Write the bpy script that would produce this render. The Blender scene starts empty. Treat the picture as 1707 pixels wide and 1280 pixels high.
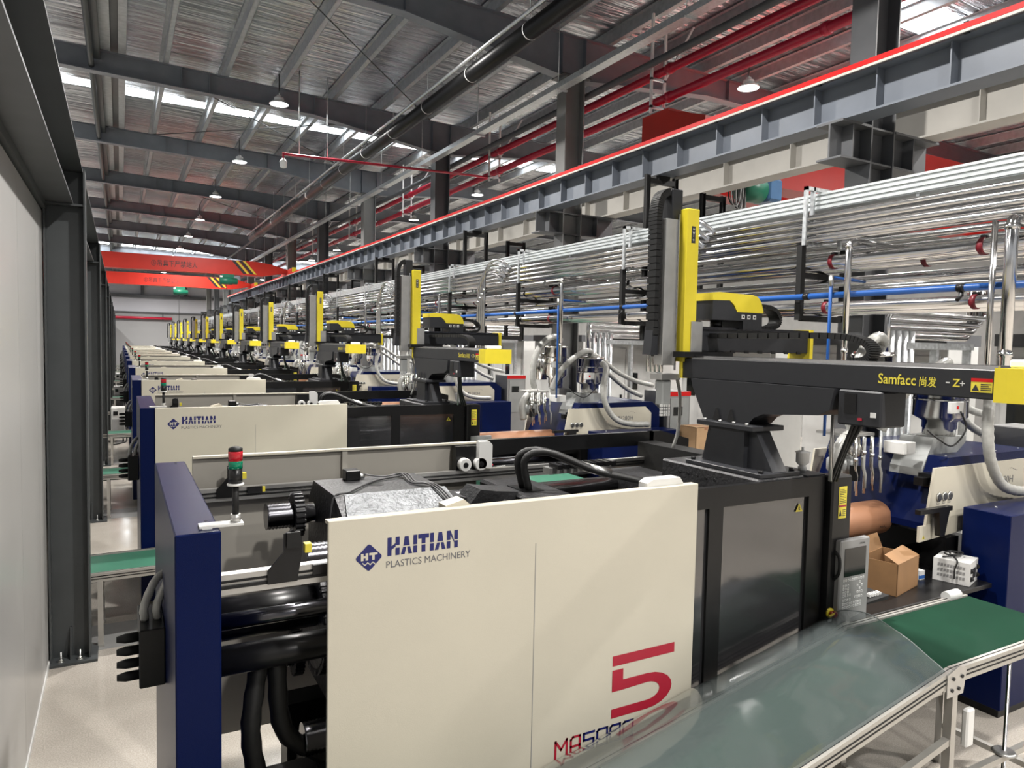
import bpy, bmesh, math, random
from mathutils import Vector, Matrix
random.seed(7)
SC = bpy.context.scene
COL = SC.collection
pi = math.pi
# ------------------------------------------------------------------ camera
F, CX, CY, CAMZ = 1184.0, 853.5, 640.0, 3.2
yd = Vector((200 - CX, 560 - CY, F)).normalized()
xd = Vector((3000 - CX, 618 - CY, F)); xd = (xd - yd * xd.dot(yd)).normalized()
zd = -(xd.cross(yd))
if zd.y > 0: zd = -zd
right = Vector((xd.x, yd.x, zd.x)); up = -Vector((xd.y, yd.y, zd.y)); back = -Vector((xd.z, yd.z, zd.z))
cam = bpy.data.objects.new('camera', bpy.data.cameras.new('camera'))
cam.data.sensor_width = 36; cam.data.lens = F / 1707 * 36; cam.data.clip_end = 300; cam.data.clip_start = 0.05
mw = Matrix.Identity(4)
for i in range(3):
    mw[i][0] = right[i]; mw[i][1] = up[i]; mw[i][2] = back[i]
mw[2][3] = CAMZ
cam.matrix_world = mw
COL.objects.link(cam); SC.camera = cam
# ------------------------------------------------------------------ world, exposure
W = bpy.data.worlds.new('world'); SC.world = W; W.use_nodes = True
bg = W.node_tree.nodes['Background']; bg.inputs[0].default_value = (0.93, 0.96, 1.0, 1); bg.inputs[1].default_value = 0.42
SC.view_settings.view_transform = 'Standard'; SC.view_settings.look = 'None'
SC.view_settings.exposure = 0.36; SC.view_settings.gamma = 1.0; SC.view_settings.use_curve_mapping = False
SC.cycles.max_bounces = 5; SC.cycles.diffuse_bounces = 2; SC.cycles.glossy_bounces = 3; SC.cycles.transmission_bounces = 4; SC.cycles.transparent_max_bounces = 8
SC.cycles.caustics_reflective = False; SC.cycles.caustics_refractive = False
LAMP_W = 450.0
SKY_E = 9.0
# ------------------------------------------------------------------ materials
M = {}
def mat(name, col, rough=0.5, metal=0.0, noise=0.0, nscale=8.0, bump=0.0, bscale=60.0, rvar=0.0, stretch=None, emit=None, estr=0.0, coat=0.0, spec=None):
    m = bpy.data.materials.new(name); m.use_nodes = True
    nt = m.node_tree; b = nt.nodes['Principled BSDF']
    b.inputs['Base Color'].default_value = (*col, 1); b.inputs['Roughness'].default_value = rough; b.inputs['Metallic'].default_value = metal
    if coat: b.inputs['Coat Weight'].default_value = coat; b.inputs['Coat Roughness'].default_value = 0.08
    if spec is not None: b.inputs['Specular IOR Level'].default_value = spec
    if emit: b.inputs['Emission Color'].default_value = (*emit, 1); b.inputs['Emission Strength'].default_value = estr
    if noise or bump or rvar:
        tc = nt.nodes.new('ShaderNodeTexCoord'); mp = nt.nodes.new('ShaderNodeMapping')
        nt.links.new(tc.outputs['Object'], mp.inputs[0])
        if stretch: mp.inputs['Scale'].default_value = stretch
    if noise or rvar:
        n = nt.nodes.new('ShaderNodeTexNoise'); n.inputs['Scale'].default_value = nscale; n.inputs['Detail'].default_value = 4
        nt.links.new(mp.outputs[0], n.inputs['Vector'])
        if noise:
            r = nt.nodes.new('ShaderNodeMapRange'); r.inputs[1].default_value = 0.3; r.inputs[2].default_value = 0.7
            r.inputs[3].default_value = 1 - noise; r.inputs[4].default_value = 1 + noise
            nt.links.new(n.outputs[0], r.inputs[0])
            mx = nt.nodes.new('ShaderNodeMix'); mx.data_type = 'RGBA'; mx.blend_type = 'MULTIPLY'; mx.inputs[0].default_value = 1
            mx.inputs[6].default_value = (*col, 1); nt.links.new(r.outputs[0], mx.inputs[7]); nt.links.new(mx.outputs[2], b.inputs['Base Color'])
        if rvar:
            r2 = nt.nodes.new('ShaderNodeMapRange'); r2.inputs[1].default_value = 0.3; r2.inputs[2].default_value = 0.7
            r2.inputs[3].default_value = max(0.02, rough - rvar); r2.inputs[4].default_value = rough + rvar
            nt.links.new(n.outputs[0], r2.inputs[0]); nt.links.new(r2.outputs[0], b.inputs['Roughness'])
    if bump:
        n2 = nt.nodes.new('ShaderNodeTexNoise'); n2.inputs['Scale'].default_value = bscale; n2.inputs['Detail'].default_value = 3
        nt.links.new(mp.outputs[0], n2.inputs['Vector'])
        bp = nt.nodes.new('ShaderNodeBump'); bp.inputs['Strength'].default_value = bump; bp.inputs['Distance'].default_value = 0.02
        nt.links.new(n2.outputs[0], bp.inputs['Height']); nt.links.new(bp.outputs[0], b.inputs['Normal'])
    M[name] = m
    return m
def glassy(name, tint, gloss, rough, film=0.0, filmcol=(0.5, 0.5, 0.5), base=0.02):
    m = bpy.data.materials.new(name); m.use_nodes = True; nt = m.node_tree
    for n in list(nt.nodes): nt.nodes.remove(n)
    out = nt.nodes.new('ShaderNodeOutputMaterial'); tr = nt.nodes.new('ShaderNodeBsdfTransparent'); tr.inputs[0].default_value = (*tint, 1)
    gl = nt.nodes.new('ShaderNodeBsdfGlossy'); gl.inputs['Roughness'].default_value = rough; gl.inputs[0].default_value = (0.9, 0.9, 0.9, 1)
    df = nt.nodes.new('ShaderNodeBsdfDiffuse'); df.inputs[0].default_value = (*filmcol, 1)
    m1 = nt.nodes.new('ShaderNodeMixShader'); m1.inputs[0].default_value = film
    nt.links.new(tr.outputs[0], m1.inputs[1]); nt.links.new(df.outputs[0], m1.inputs[2])
    lw = nt.nodes.new('ShaderNodeFresnel'); lw.inputs['IOR'].default_value = 1.45
    ad = nt.nodes.new('ShaderNodeMath'); ad.operation = 'MULTIPLY_ADD'; ad.inputs[1].default_value = gloss; ad.inputs[2].default_value = base
    nt.links.new(lw.outputs[0], ad.inputs[0])
    m2 = nt.nodes.new('ShaderNodeMixShader'); nt.links.new(ad.outputs[0], m2.inputs[0])
    nt.links.new(m1.outputs[0], m2.inputs[1]); nt.links.new(gl.outputs[0], m2.inputs[2]); nt.links.new(m2.outputs[0], out.inputs[0])
    tc = nt.nodes.new('ShaderNodeTexCoord'); n2 = nt.nodes.new('ShaderNodeTexNoise'); n2.inputs['Scale'].default_value = 3.0
    nt.links.new(tc.outputs['Object'], n2.inputs['Vector'])
    bp = nt.nodes.new('ShaderNodeBump'); bp.inputs['Strength'].default_value = 0.06; bp.inputs['Distance'].default_value = 0.05
    nt.links.new(n2.outputs[0], bp.inputs['Height']); nt.links.new(bp.outputs[0], gl.inputs['Normal'])
    M[name] = m
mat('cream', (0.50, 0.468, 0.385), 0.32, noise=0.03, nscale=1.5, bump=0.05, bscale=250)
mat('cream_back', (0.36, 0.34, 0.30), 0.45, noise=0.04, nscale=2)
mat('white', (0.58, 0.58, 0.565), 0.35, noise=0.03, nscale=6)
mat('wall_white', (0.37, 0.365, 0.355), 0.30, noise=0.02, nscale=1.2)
mat('navy', (0.0018, 0.006, 0.042), 0.28, spec=0.1, noise=0.08, nscale=300, bump=0.12, bscale=350)
mat('navy_print', (0.006, 0.009, 0.10), 0.4, noise=0.03)
mat('grey_print', (0.12, 0.12, 0.13), 0.4, noise=0.03)
mat('red_print', (0.33, 0.012, 0.03), 0.4, noise=0.03)
mat('yellow_print', (0.66, 0.56, 0.05), 0.45, noise=0.03)
mat('black_print', (0.02, 0.02, 0.02), 0.5, noise=0.03)
mat('black', (0.006, 0.006, 0.0065), 0.33, spec=0.35, noise=0.15, nscale=20)
mat('black_matt', (0.009, 0.009, 0.009), 0.55, spec=0.3, noise=0.2, nscale=30)
mat('rubber', (0.008, 0.008, 0.008), 0.5, spec=0.4, noise=0.2, nscale=40)
mat('robot_grey', (0.019, 0.020, 0.023), 0.4, spec=0.35, noise=0.06, nscale=15)
mat('cast_iron', (0.028, 0.028, 0.03), 0.4, metal=0.35, noise=0.3, nscale=6, bump=0.3, bscale=40)
mat('raw_casting', (0.12, 0.125, 0.13), 0.5, metal=0.75, noise=0.25, nscale=12, bump=0.6, bscale=30)
mat('steel_bar', (0.55, 0.55, 0.56), 0.16, metal=1.0, noise=0.1, nscale=10)
mat('dark_steel_bar', (0.10, 0.10, 0.11), 0.22, metal=1.0, noise=0.15, nscale=10)
mat('stainless', (0.62, 0.60, 0.57), 0.16, metal=1.0, noise=0.12, nscale=5, stretch=(3, 3, 0.3), rvar=0.06)
mat('pipe_chrome', (0.60, 0.595, 0.59), 0.17, metal=1.0, noise=0.10, nscale=6, rvar=0.07, stretch=(1, 0.2, 1))
mat('galvanised', (0.60, 0.62, 0.63), 0.38, metal=0.85, noise=0.15, nscale=25, rvar=0.1)
mat('tray_zinc', (0.60, 0.635, 0.64), 0.4, metal=0.55, noise=0.16, nscale=30, stretch=(1, 0.3, 1))
mat('aluminium', (0.46, 0.455, 0.44), 0.33, metal=0.8, noise=0.06, nscale=10)
mat('alu_frame', (0.42, 0.405, 0.375), 0.4, metal=0.6, noise=0.05, nscale=10)
mat('yellow', (0.66, 0.54, 0.03), 0.36, noise=0.03, nscale=10)
mat('steel_dark', (0.046, 0.051, 0.053), 0.45, noise=0.08, nscale=4)
mat('rafter_grey', (0.19, 0.207, 0.235), 0.45, noise=0.08, nscale=4)
mat('steel_mid', (0.095, 0.098, 0.104), 0.45, noise=0.08, nscale=4)
mat('steel_column', (0.21, 0.21, 0.205), 0.5, noise=0.08, nscale=3)
mat('runway_blue', (0.145, 0.162, 0.19), 0.42, noise=0.08, nscale=3)
mat('runway_cream', (0.50, 0.48, 0.44), 0.5, noise=0.06, nscale=3)
mat('crane_red', (0.52, 0.03, 0.018), 0.38, noise=0.05, nscale=3)
mat('crane_red_shaded', (0.30, 0.018, 0.014), 0.4, noise=0.05, nscale=3)  # darker copy of the crane red, with the neighbouring bay's shade in its colour
mat('rail_red', (0.52, 0.012, 0.012), 0.45, spec=0.2, noise=0.05, nscale=3)
mat('clamp_red', (0.16, 0.008, 0.016), 0.4, noise=0.08)
mat('fire_red', (0.46, 0.012, 0.04), 0.33, noise=0.08, nscale=4)
mat('hoist_green', (0.008, 0.13, 0.075), 0.4, noise=0.08, nscale=6)
mat('hoist_blue', (0.03, 0.10, 0.22), 0.4, noise=0.08, nscale=6)
mat('belt_green', (0.009, 0.034, 0.020), 0.6, spec=0.02, noise=0.10, nscale=2.5, rvar=0.08)
mat('belt_green_light', (0.035, 0.14, 0.09), 0.5, spec=0.3, noise=0.10, nscale=2.5)
mat('pipe_blue', (0.012, 0.085, 0.33), 0.33, noise=0.05, nscale=6)
mat('red_lens', (0.42, 0.01, 0.02), 0.15, noise=0.05); mat('green_lens', (0.0, 0.17, 0.09), 0.15, noise=0.05)
mat('copper_wrap', (0.36, 0.175, 0.095), 0.5, noise=0.06, nscale=4)
mat('carton', (0.24, 0.13, 0.055), 0.75, noise=0.12, nscale=5)
mat('carton_light', (0.48, 0.31, 0.17), 0.75, noise=0.1, nscale=5)
mat('cable_grey', (0.05, 0.05, 0.052), 0.5, noise=0.1)
mat('lamp_white', (0.85, 0.85, 0.84), 0.4, noise=0.02)
mat('key_white', (0.75, 0.75, 0.74), 0.5, noise=0.02)
mat('panel_grey', (0.24, 0.24, 0.238), 0.4, noise=0.03)
mat('screen', (0.008, 0.009, 0.009), 0.08, noise=0.03)
mat('hose_clear', (0.36, 0.36, 0.34), 0.3, noise=0.12, nscale=20)
mat('hopper_cast', (0.30, 0.31, 0.305), 0.4, metal=0.2, noise=0.06, nscale=6)
mat('end_wall_light', (0.52, 0.52, 0.56), 0.6, noise=0.03, nscale=0.6)
mat('end_wall_grey', (0.29, 0.29, 0.295), 0.6, noise=0.03, nscale=0.6)
mat('purlin_zinc', (0.42, 0.44, 0.46), 0.5, metal=0.4, noise=0.12, nscale=10)
mat('floor_grey', (0.26, 0.26, 0.255), 0.22, noise=0.1, nscale=3)
mat('gauge', (0.05, 0.05, 0.05), 0.2, noise=0.05)
mat('bolt_zinc', (0.6, 0.6, 0.58), 0.3, metal=1.0, noise=0.05)
mat('spray_blue', (0.02, 0.1, 0.35), 0.35, noise=0.05)
mat('lamp_glow', (0.9, 0.9, 0.9), 0.5, noise=0.02, emit=(1.0, 0.97, 0.93), estr=14.0)
mat('sky_panel', (0.85, 0.9, 0.9), 0.5, noise=0.03, nscale=2, emit=(0.93, 0.98, 1.0), estr=SKY_E)
glassy('smoked_pane', (0.34, 0.34, 0.36), 1.3, 0.10, film=0.35, filmcol=(0.06, 0.06, 0.065), base=0.08)
glassy('pvc_sheet', (0.80, 0.85, 0.85), 1.5, 0.09, film=0.17, filmcol=(0.30, 0.36, 0.36), base=0.05)
glassy('pvc_edge', (0.6, 0.66, 0.66), 1.5, 0.1, film=0.5, filmcol=(0.5, 0.56, 0.56), base=0.08)
# polished concrete
def floor_mat():
    m = bpy.data.materials.new('polished_concrete'); m.use_nodes = True; nt = m.node_tree; b = nt.nodes['Principled BSDF']
    tc = nt.nodes.new('ShaderNodeTexCoord')
    n1 = nt.nodes.new('ShaderNodeTexNoise'); n1.inputs['Scale'].default_value = 0.8; n1.inputs['Detail'].default_value = 5
    n2 = nt.nodes.new('ShaderNodeTexNoise'); n2.inputs['Scale'].default_value = 90; n2.inputs['Detail'].default_value = 2
    nt.links.new(tc.outputs['Object'], n1.inputs['Vector']); nt.links.new(tc.outputs['Object'], n2.inputs['Vector'])
    r1 = nt.nodes.new('ShaderNodeValToRGB'); r1.color_ramp.elements[0].position = 0.35; r1.color_ramp.elements[1].position = 0.7
    r1.color_ramp.elements[0].color = (0.35, 0.32, 0.28, 1); r1.color_ramp.elements[1].color = (0.49, 0.45, 0.40, 1)
    r2 = nt.nodes.new('ShaderNodeValToRGB'); r2.color_ramp.elements[0].position = 0.4; r2.color_ramp.elements[1].position = 0.62
    r2.color_ramp.elements[0].color = (0.8, 0.8, 0.8, 1); r2.color_ramp.elements[1].color = (1.1, 1.1, 1.1, 1)
    nt.links.new(n1.outputs[0], r1.inputs[0]); nt.links.new(n2.outputs[0], r2.inputs[0])
    mx = nt.nodes.new('ShaderNodeMix'); mx.data_type = 'RGBA'; mx.blend_type = 'MULTIPLY'; mx.inputs[0].default_value = 0.8
    nt.links.new(r1.outputs[0], mx.inputs[6]); nt.links.new(r2.outputs[0], mx.inputs[7]); nt.links.new(mx.outputs[2], b.inputs['Base Color'])
    rr = nt.nodes.new('ShaderNodeMapRange'); rr.inputs[1].default_value = 0.3; rr.inputs[2].default_value = 0.7; rr.inputs[3].default_value = 0.07; rr.inputs[4].default_value = 0.21
    nt.links.new(n1.outputs[0], rr.inputs[0]); nt.links.new(rr.outputs[0], b.inputs['Roughness'])
    M['floor'] = m
floor_mat()
# wrinkled aluminium foil insulation under the roof
def foil_mat():
    m = bpy.data.materials.new('roof_foil'); m.use_nodes = True; nt = m.node_tree; b = nt.nodes['Principled BSDF']
    b.inputs['Metallic'].default_value = 0.88; b.inputs['Roughness'].default_value = 0.26
    tc = nt.nodes.new('ShaderNodeTexCoord'); mp = nt.nodes.new('ShaderNodeMapping'); mp.inputs['Scale'].default_value = (0.32, 5.0, 1); mp.inputs['Rotation'].default_value = (0, 0, 0.10)
    nt.links.new(tc.outputs['Object'], mp.inputs[0])
    n = nt.nodes.new('ShaderNodeTexNoise'); n.inputs['Scale'].default_value = 1.5; n.inputs['Detail'].default_value = 4; n.inputs['Distortion'].default_value = 0.5
    nt.links.new(mp.outputs[0], n.inputs['Vector'])
    r = nt.nodes.new('ShaderNodeValToRGB'); r.color_ramp.elements[0].position = 0.3; r.color_ramp.elements[1].position = 0.75
    r.color_ramp.elements[0].color = (0.30, 0.31, 0.335, 1); r.color_ramp.elements[1].color = (0.68, 0.70, 0.74, 1)
    nt.links.new(n.outputs[0], r.inputs[0]); nt.links.new(r.outputs[0], b.inputs['Base Color'])
    bp = nt.nodes.new('ShaderNodeBump'); bp.inputs['Strength'].default_value = 1.0; bp.inputs['Distance'].default_value = 0.13
    nt.links.new(n.outputs[0], bp.inputs['Height']); nt.links.new(bp.outputs[0], b.inputs['Normal'])
    M['foil'] = m
foil_mat()
# ------------------------------------------------------------------ mesh builder
class MB:
    def __init__(s): s.v = []; s.f = []; s.sm = []
    def add(s, vs, fs, smooth=False):
        o = len(s.v); s.v += [tuple(p) for p in vs]; s.f += [tuple(i + o for i in f) for f in fs]; s.sm += [smooth] * len(fs); return s
    def box(s, x0, x1, y0, y1, z0, z1, bev=0.0):
        if x0 > x1: x0, x1 = x1, x0
        if y0 > y1: y0, y1 = y1, y0
        if z0 > z1: z0, z1 = z1, z0
        if bev <= 0:
            return s.add([(x0, y0, z0), (x1, y0, z0), (x1, y1, z0), (x0, y1, z0), (x0, y0, z1), (x1, y0, z1), (x1, y1, z1), (x0, y1, z1)],
                         [(0, 3, 2, 1), (4, 5, 6, 7), (0, 1, 5, 4), (1, 2, 6, 5), (2, 3, 7, 6), (3, 0, 4, 7)])
        b = min(bev, (x1 - x0) / 2.01, (y1 - y0) / 2.01, (z1 - z0) / 2.01)
        bm = bmesh.new(); bmesh.ops.create_cube(bm, size=1)
        for v in bm.verts:
            v.co = ((x0 + x1) / 2 + v.co.x * (x1 - x0), (y0 + y1) / 2 + v.co.y * (y1 - y0), (z0 + z1) / 2 + v.co.z * (z1 - z0))
        bmesh.ops.bevel(bm, geom=bm.edges[:], offset=b, segments=1, affect='EDGES')
        bm.verts.index_update()
        s.add([v.co[:] for v in bm.verts], [[v.index for v in f.verts] for f in bm.faces]); bm.free(); return s
    def bar(s, p, q, w, h, upv=(0, 0, 1)):
        p = Vector(p); q = Vector(q); d = (q - p).normalized(); u = Vector(upv)
        if abs(d.dot(u)) > 0.98: u = Vector((0, 1, 0))
        a = d.cross(u).normalized(); u = a.cross(d).normalized(); a *= w / 2; u *= h / 2
        vs = [p - a - u, p + a - u, p + a + u, p - a + u, q - a - u, q + a - u, q + a + u, q - a + u]
        return s.add([v[:] for v in vs], [(0, 1, 2, 3), (4, 7, 6, 5), (0, 4, 5, 1), (1, 5, 6, 2), (2, 6, 7, 3), (3, 7, 4, 0)])
    def tube(s, pts, r, n=8, cap=True):
        pts = [Vector(p) for p in pts]; m = len(pts)
        rs = r if isinstance(r, (list, tuple)) else [r] * m
        dirs = []
        for i in range(m):
            d = (pts[min(i + 1, m - 1)] - pts[max(i - 1, 0)])
            dirs.append(d.normalized() if d.length > 1e-9 else Vector((0, 0, 1)))
        u = Vector((0, 0, 1)) if abs(dirs[0].z) < 0.9 else Vector((1, 0, 0))
        vs = []; fs = []
        for i in range(m):
            d = dirs[i]; u = (u - d * u.dot(d)).normalized(); w = d.cross(u)
            k = 1.0
            if 0 < i < m - 1:
                c = (pts[i] - pts[i - 1]).normalized().dot((pts[i + 1] - pts[i]).normalized()); k = 1 / max(0.6, math.sqrt(max(0.0, (1 + c) / 2)))
            for j in range(n):
                t = 2 * pi * j / n
                vs.append((pts[i] + (u * math.cos(t) + w * math.sin(t)) * rs[i] * k)[:])
        for i in range(m - 1):
            for j in range(n):
                fs.append((i * n + j, i * n + (j + 1) % n, (i + 1) * n + (j + 1) % n, (i + 1) * n + j))
        s.add(vs, fs, True)
        if cap:
            o = len(s.v) - len(vs)
            s.f.append(tuple(o + j for j in reversed(range(n)))); s.sm.append(False)
            s.f.append(tuple(o + (m - 1) * n + j for j in range(n))); s.sm.append(False)
        return s
    def lathe(s, c, prof, axis='z', n=20, cap=True):
        c = Vector(c); vs = []; fs = []
        for (r, h) in prof:
            for j in range(n):
                t = 2 * pi * j / n; a, b = r * math.cos(t), r * math.sin(t)
                p = (a, b, h) if axis == 'z' else ((h, a, b) if axis == 'x' else (b, h, a))
                vs.append((c + Vector(p))[:])
        m = len(prof)
        for i in range(m - 1):
            for j in range(n): fs.append((i * n + j, i * n + (j + 1) % n, (i + 1) * n + (j + 1) % n, (i + 1) * n + j))
        s.add(vs, fs, True)
        if cap:
            o = len(s.v) - len(vs)
            s.f.append(tuple(o + j for j in reversed(range(n)))); s.sm.append(False)
            s.f.append(tuple(o + (m - 1) * n + j for j in range(n))); s.sm.append(False)
        return s
    def prism(s, poly, axis, a0, a1):
        n = len(poly)
        def P(p, a):
            return (a, p[0], p[1]) if axis == 'x' else ((p[0], a, p[1]) if axis == 'y' else (p[0], p[1], a))
        vs = [P(p, a0) for p in poly] + [P(p, a1) for p in poly]
        fs = [tuple(range(n)), tuple(reversed(range(n, 2 * n)))] + [(i + n, (i + 1) % n + n, (i + 1) % n, i) for i in range(n)]
        return s.add(vs, fs)
    def ibeam_y(s, xc, y0, y1, z0, z1, w, tf=0.02, tw=0.014, wt=None):
        s.box(xc - w / 2, xc + w / 2, y0, y1, z0, z0 + tf); wt = wt or w
        s.box(xc - wt / 2, xc + wt / 2, y0, y1, z1 - tf, z1); s.box(xc - tw / 2, xc + tw / 2, y0, y1, z0 + tf, z1 - tf); return s
    def mesh(s, name, off=(0, 0, 0)):
        me = bpy.data.meshes.new(name)
        me.from_pydata([(a - off[0], b - off[1], c - off[2]) for a, b, c in s.v], [], s.f)
        me.polygons.foreach_set('use_smooth', s.sm); me.update()
        bm = bmesh.new(); bm.from_mesh(me); bmesh.ops.recalc_face_normals(bm, faces=bm.faces[:]); bm.to_mesh(me); bm.free()
        return me
def root_of(o):
    while o.parent: o = o.parent
    return o
def build(mb, name, m, parent=None, label=None, kind=None, loc=None):
    off = (0, 0, 0)
    if parent is not None: off = root_of(parent).location
    elif loc is not None: off = loc
    me = mb.mesh(name, off) if isinstance(mb, MB) else mb
    if me.materials: me.materials[0] = M[m]
    else: me.materials.append(M[m])
    o = bpy.data.objects.new(name, me); COL.objects.link(o)
    if parent is not None: o.parent = parent
    elif loc is not None: o.location = loc
    if label: o['label'] = label
    if kind: o['kind'] = kind
    return o
def thing(name, label, cat, loc=(0, 0, 0), group=None):
    o = bpy.data.objects.new(name, None); COL.objects.link(o); o.location = loc; o.empty_display_size = 0.1
    return tag(o, label, cat, group)
def tag(o, label, cat, group=None):
    o['label'] = label; o['category'] = cat
    if group: o['group'] = group
    return o
def struct(mb, name, m, parent=None):
    o = build(mb, name, m, parent)
    if parent is None: o['kind'] = 'structure'
    return o
KIDS = {}
def copy_tree(o, parent=None):
    c = o.copy(); COL.objects.link(c); c.parent = parent
    for ch in list(o.children): copy_tree(ch, c)
    return c
def dup(root, loc, label):
    c = copy_tree(root); c.location = loc; c['label'] = label
    return c
def bx(*a, bev=0.0): return MB().box(*a, bev=bev)
def arc(c, r, a0, a1, n, ax1, ax2):
    c = Vector(c); ax1 = Vector(ax1); ax2 = Vector(ax2)
    return [c + ax1 * (r * math.cos(a0 + (a1 - a0) * i / n)) + ax2 * (r * math.sin(a0 + (a1 - a0) * i / n)) for i in range(n + 1)]
def bez(pts, n=14):
    # Catmull-Rom through points
    P = [Vector(p) for p in pts]; P = [P[0] * 2 - P[1]] + P + [P[-1] * 2 - P[-2]]; out = []
    for i in range(1, len(P) - 2):
        for k in range(n):
            t = k / n
            out.append(0.5 * ((2 * P[i]) + (P[i + 1] - P[i - 1]) * t + (2 * P[i - 1] - 5 * P[i] + 4 * P[i + 1] - P[i + 2]) * t * t + (3 * P[i] - P[i - 1] - 3 * P[i + 1] + P[i + 2]) * t ** 3))
    out.append(P[-2]); return out
def hose(pts, r, n=8, k=10):
    c = bez(pts, k); return MB().tube(c, [r * (1.0 if i % 2 else 0.9) for i in range(len(c))], n)
def chain(pts, width, thick, k=8):
    c = bez(pts, k); mb = MB(); wd = Vector(width)
    for a, b in zip(c[:-1], c[1:]):
        d = b - a; L = d.length
        if L < 1e-6: continue
        q = a + d * 0.86
        side = wd.normalized(); w = wd.length
        nrm = d.cross(side).normalized() * thick / 2; hw = side * w / 2
        vs = [a - hw - nrm, a + hw - nrm, a + hw + nrm, a - hw + nrm, q - hw - nrm, q + hw - nrm, q + hw + nrm, q - hw + nrm]
        mb.add([v[:] for v in vs], [(0, 1, 2, 3), (4, 7, 6, 5), (0, 4, 5, 1), (1, 5, 6, 2), (2, 6, 7, 3), (3, 7, 4, 0)])
        q2 = a + d; nn = nrm * 0.7; hh = hw * 0.8
        vs = [q - hh - nn, q + hh - nn, q + hh + nn, q - hh + nn, q2 - hh - nn, q2 + hh - nn, q2 + hh + nn, q2 - hh + nn]
        mb.add([v[:] for v in vs], [(0, 4, 5, 1), (1, 5, 6, 2), (2, 6, 7, 3), (3, 7, 4, 0)])
    return mb
# flat print: text / polygons on a wall plane.  place maps (u, v) -> world
def text_polys(s, size, bold=0.0, sp=1.0):
    cu = bpy.data.curves.new('print', 'FONT'); cu.body = s; cu.size = size; cu.offset = bold; cu.space_character = sp; cu.resolution_u = 3
    o = bpy.data.objects.new('print', cu); COL.objects.link(o)
    dg = bpy.context.evaluated_depsgraph_get(); me = bpy.data.meshes.new_from_object(o.evaluated_get(dg))
    vs = [tuple(v.co) for v in me.vertices]; fs = [tuple(p.vertices) for p in me.polygons]
    bpy.data.objects.remove(o); bpy.data.curves.remove(cu); bpy.data.meshes.remove(me)
    return vs, fs
def text_mb(s, place, u0, v0, w=None, h=None, bold=0.0):
    vs, fs = text_polys(s, 1.0, bold)
    if not vs: return MB()
    xs = [v[0] for v in vs]; ys = [v[1] for v in vs]; x0, x1, y0, y1 = min(xs), max(xs), min(ys), max(ys)
    kx = w / (x1 - x0) if w else None; ky = h / (y1 - y0) if h else None
    kx = kx or ky; ky = ky or kx
    return MB().add([place(u0 + (v[0] - x0) * kx, v0 + (v[1] - y0) * ky) for v in vs], fs)
def poly_mb(polys, place):
    mb = MB()
    for p in polys: mb.add([place(*q) for q in p], [tuple(range(len(p)))])
    return mb
def stroke(pts, w):
    out = []
    for a, b in zip(pts[:-1], pts[1:]):
        dx, dy = b[0] - a[0], b[1] - a[1]; L = math.hypot(dx, dy) or 1; ex, ey = dx / L * w * 0.45, dy / L * w * 0.45; nx, ny = -dy / L * w / 2, dx / L * w / 2
        out.append([(a[0] - ex + nx, a[1] - ey + ny), (a[0] - ex - nx, a[1] - ey - ny), (b[0] + ex - nx, b[1] + ey - ny), (b[0] + ex + nx, b[1] + ey + ny)])
    return out
ORD = ['nearest', 'second', 'third', 'fourth', 'fifth', 'sixth', 'seventh', 'eighth', 'ninth', 'tenth', 'eleventh', 'twelfth', 'thirteenth', 'fourteenth', 'fifteenth', 'sixteenth', 'seventeenth', 'eighteenth', 'nineteenth', 'twentieth', 'twenty-first', 'twenty-second', 'twenty-third']
PITCH = 5.92
NM = 12
YEND = 76.0
# ================================================================== SETTING
def rz(x):   # underside of the purlins
    return 8.97 - 0.03 * x if x < 7.2 else 8.754 - 0.01 * (x - 7.2)
fl = struct(bx(-9, 24, -18, YEND, -0.2, 0), 'floor', 'floor')
for k in range(NM - 1):
    y = 8.2 + 5.95 * k
    build(bx(-0.63, 9, y, y + 0.72, -0.05, 0.002), 'floor_band', 'floor_grey', fl)
# left partition of sandwich panels, one panel every 1.2 m
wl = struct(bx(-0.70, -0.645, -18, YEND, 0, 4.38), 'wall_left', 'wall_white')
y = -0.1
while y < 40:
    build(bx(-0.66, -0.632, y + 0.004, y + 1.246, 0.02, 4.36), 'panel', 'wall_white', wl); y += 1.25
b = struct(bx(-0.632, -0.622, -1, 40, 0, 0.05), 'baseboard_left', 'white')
b = struct(bx(-0.74, -0.60, -1, 40, 4.38, 4.46), 'trim_1', 'steel_dark')
# back wall
wb = struct(bx(-9, 24, YEND, YEND + 0.2, 0, 5.45), 'wall_back', 'end_wall_grey')
build(bx(-9, 24, YEND - 0.05, YEND + 0.2, 5.45, 6.75), 'upper_cladding', 'end_wall_light', wb)
build(bx(-9, 24, YEND - 0.04, YEND + 0.2, 6.75, 9.2), 'top_cladding', 'end_wall_light', wb)
build(bx(-9, 24, YEND - 0.3, YEND - 0.05, 6.85, 7.12), 'wall_girt', 'steel_mid', wb)
build(bx(-9, 24, YEND - 0.15, YEND - 0.05, 5.42, 5.55), 'wall_girt', 'steel_mid', wb)
for x in (-2.5, 1.9, 5.6, 9.5):
    build(bx(x - 0.15, x + 0.15, YEND - 0.25, YEND - 0.05, 7.0, 9.1), 'wall_post', 'steel_mid', wb)
wr = struct(bx(22, 22.2, -18, YEND, 0, 9.2), 'wall_right', 'steel_column')
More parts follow.
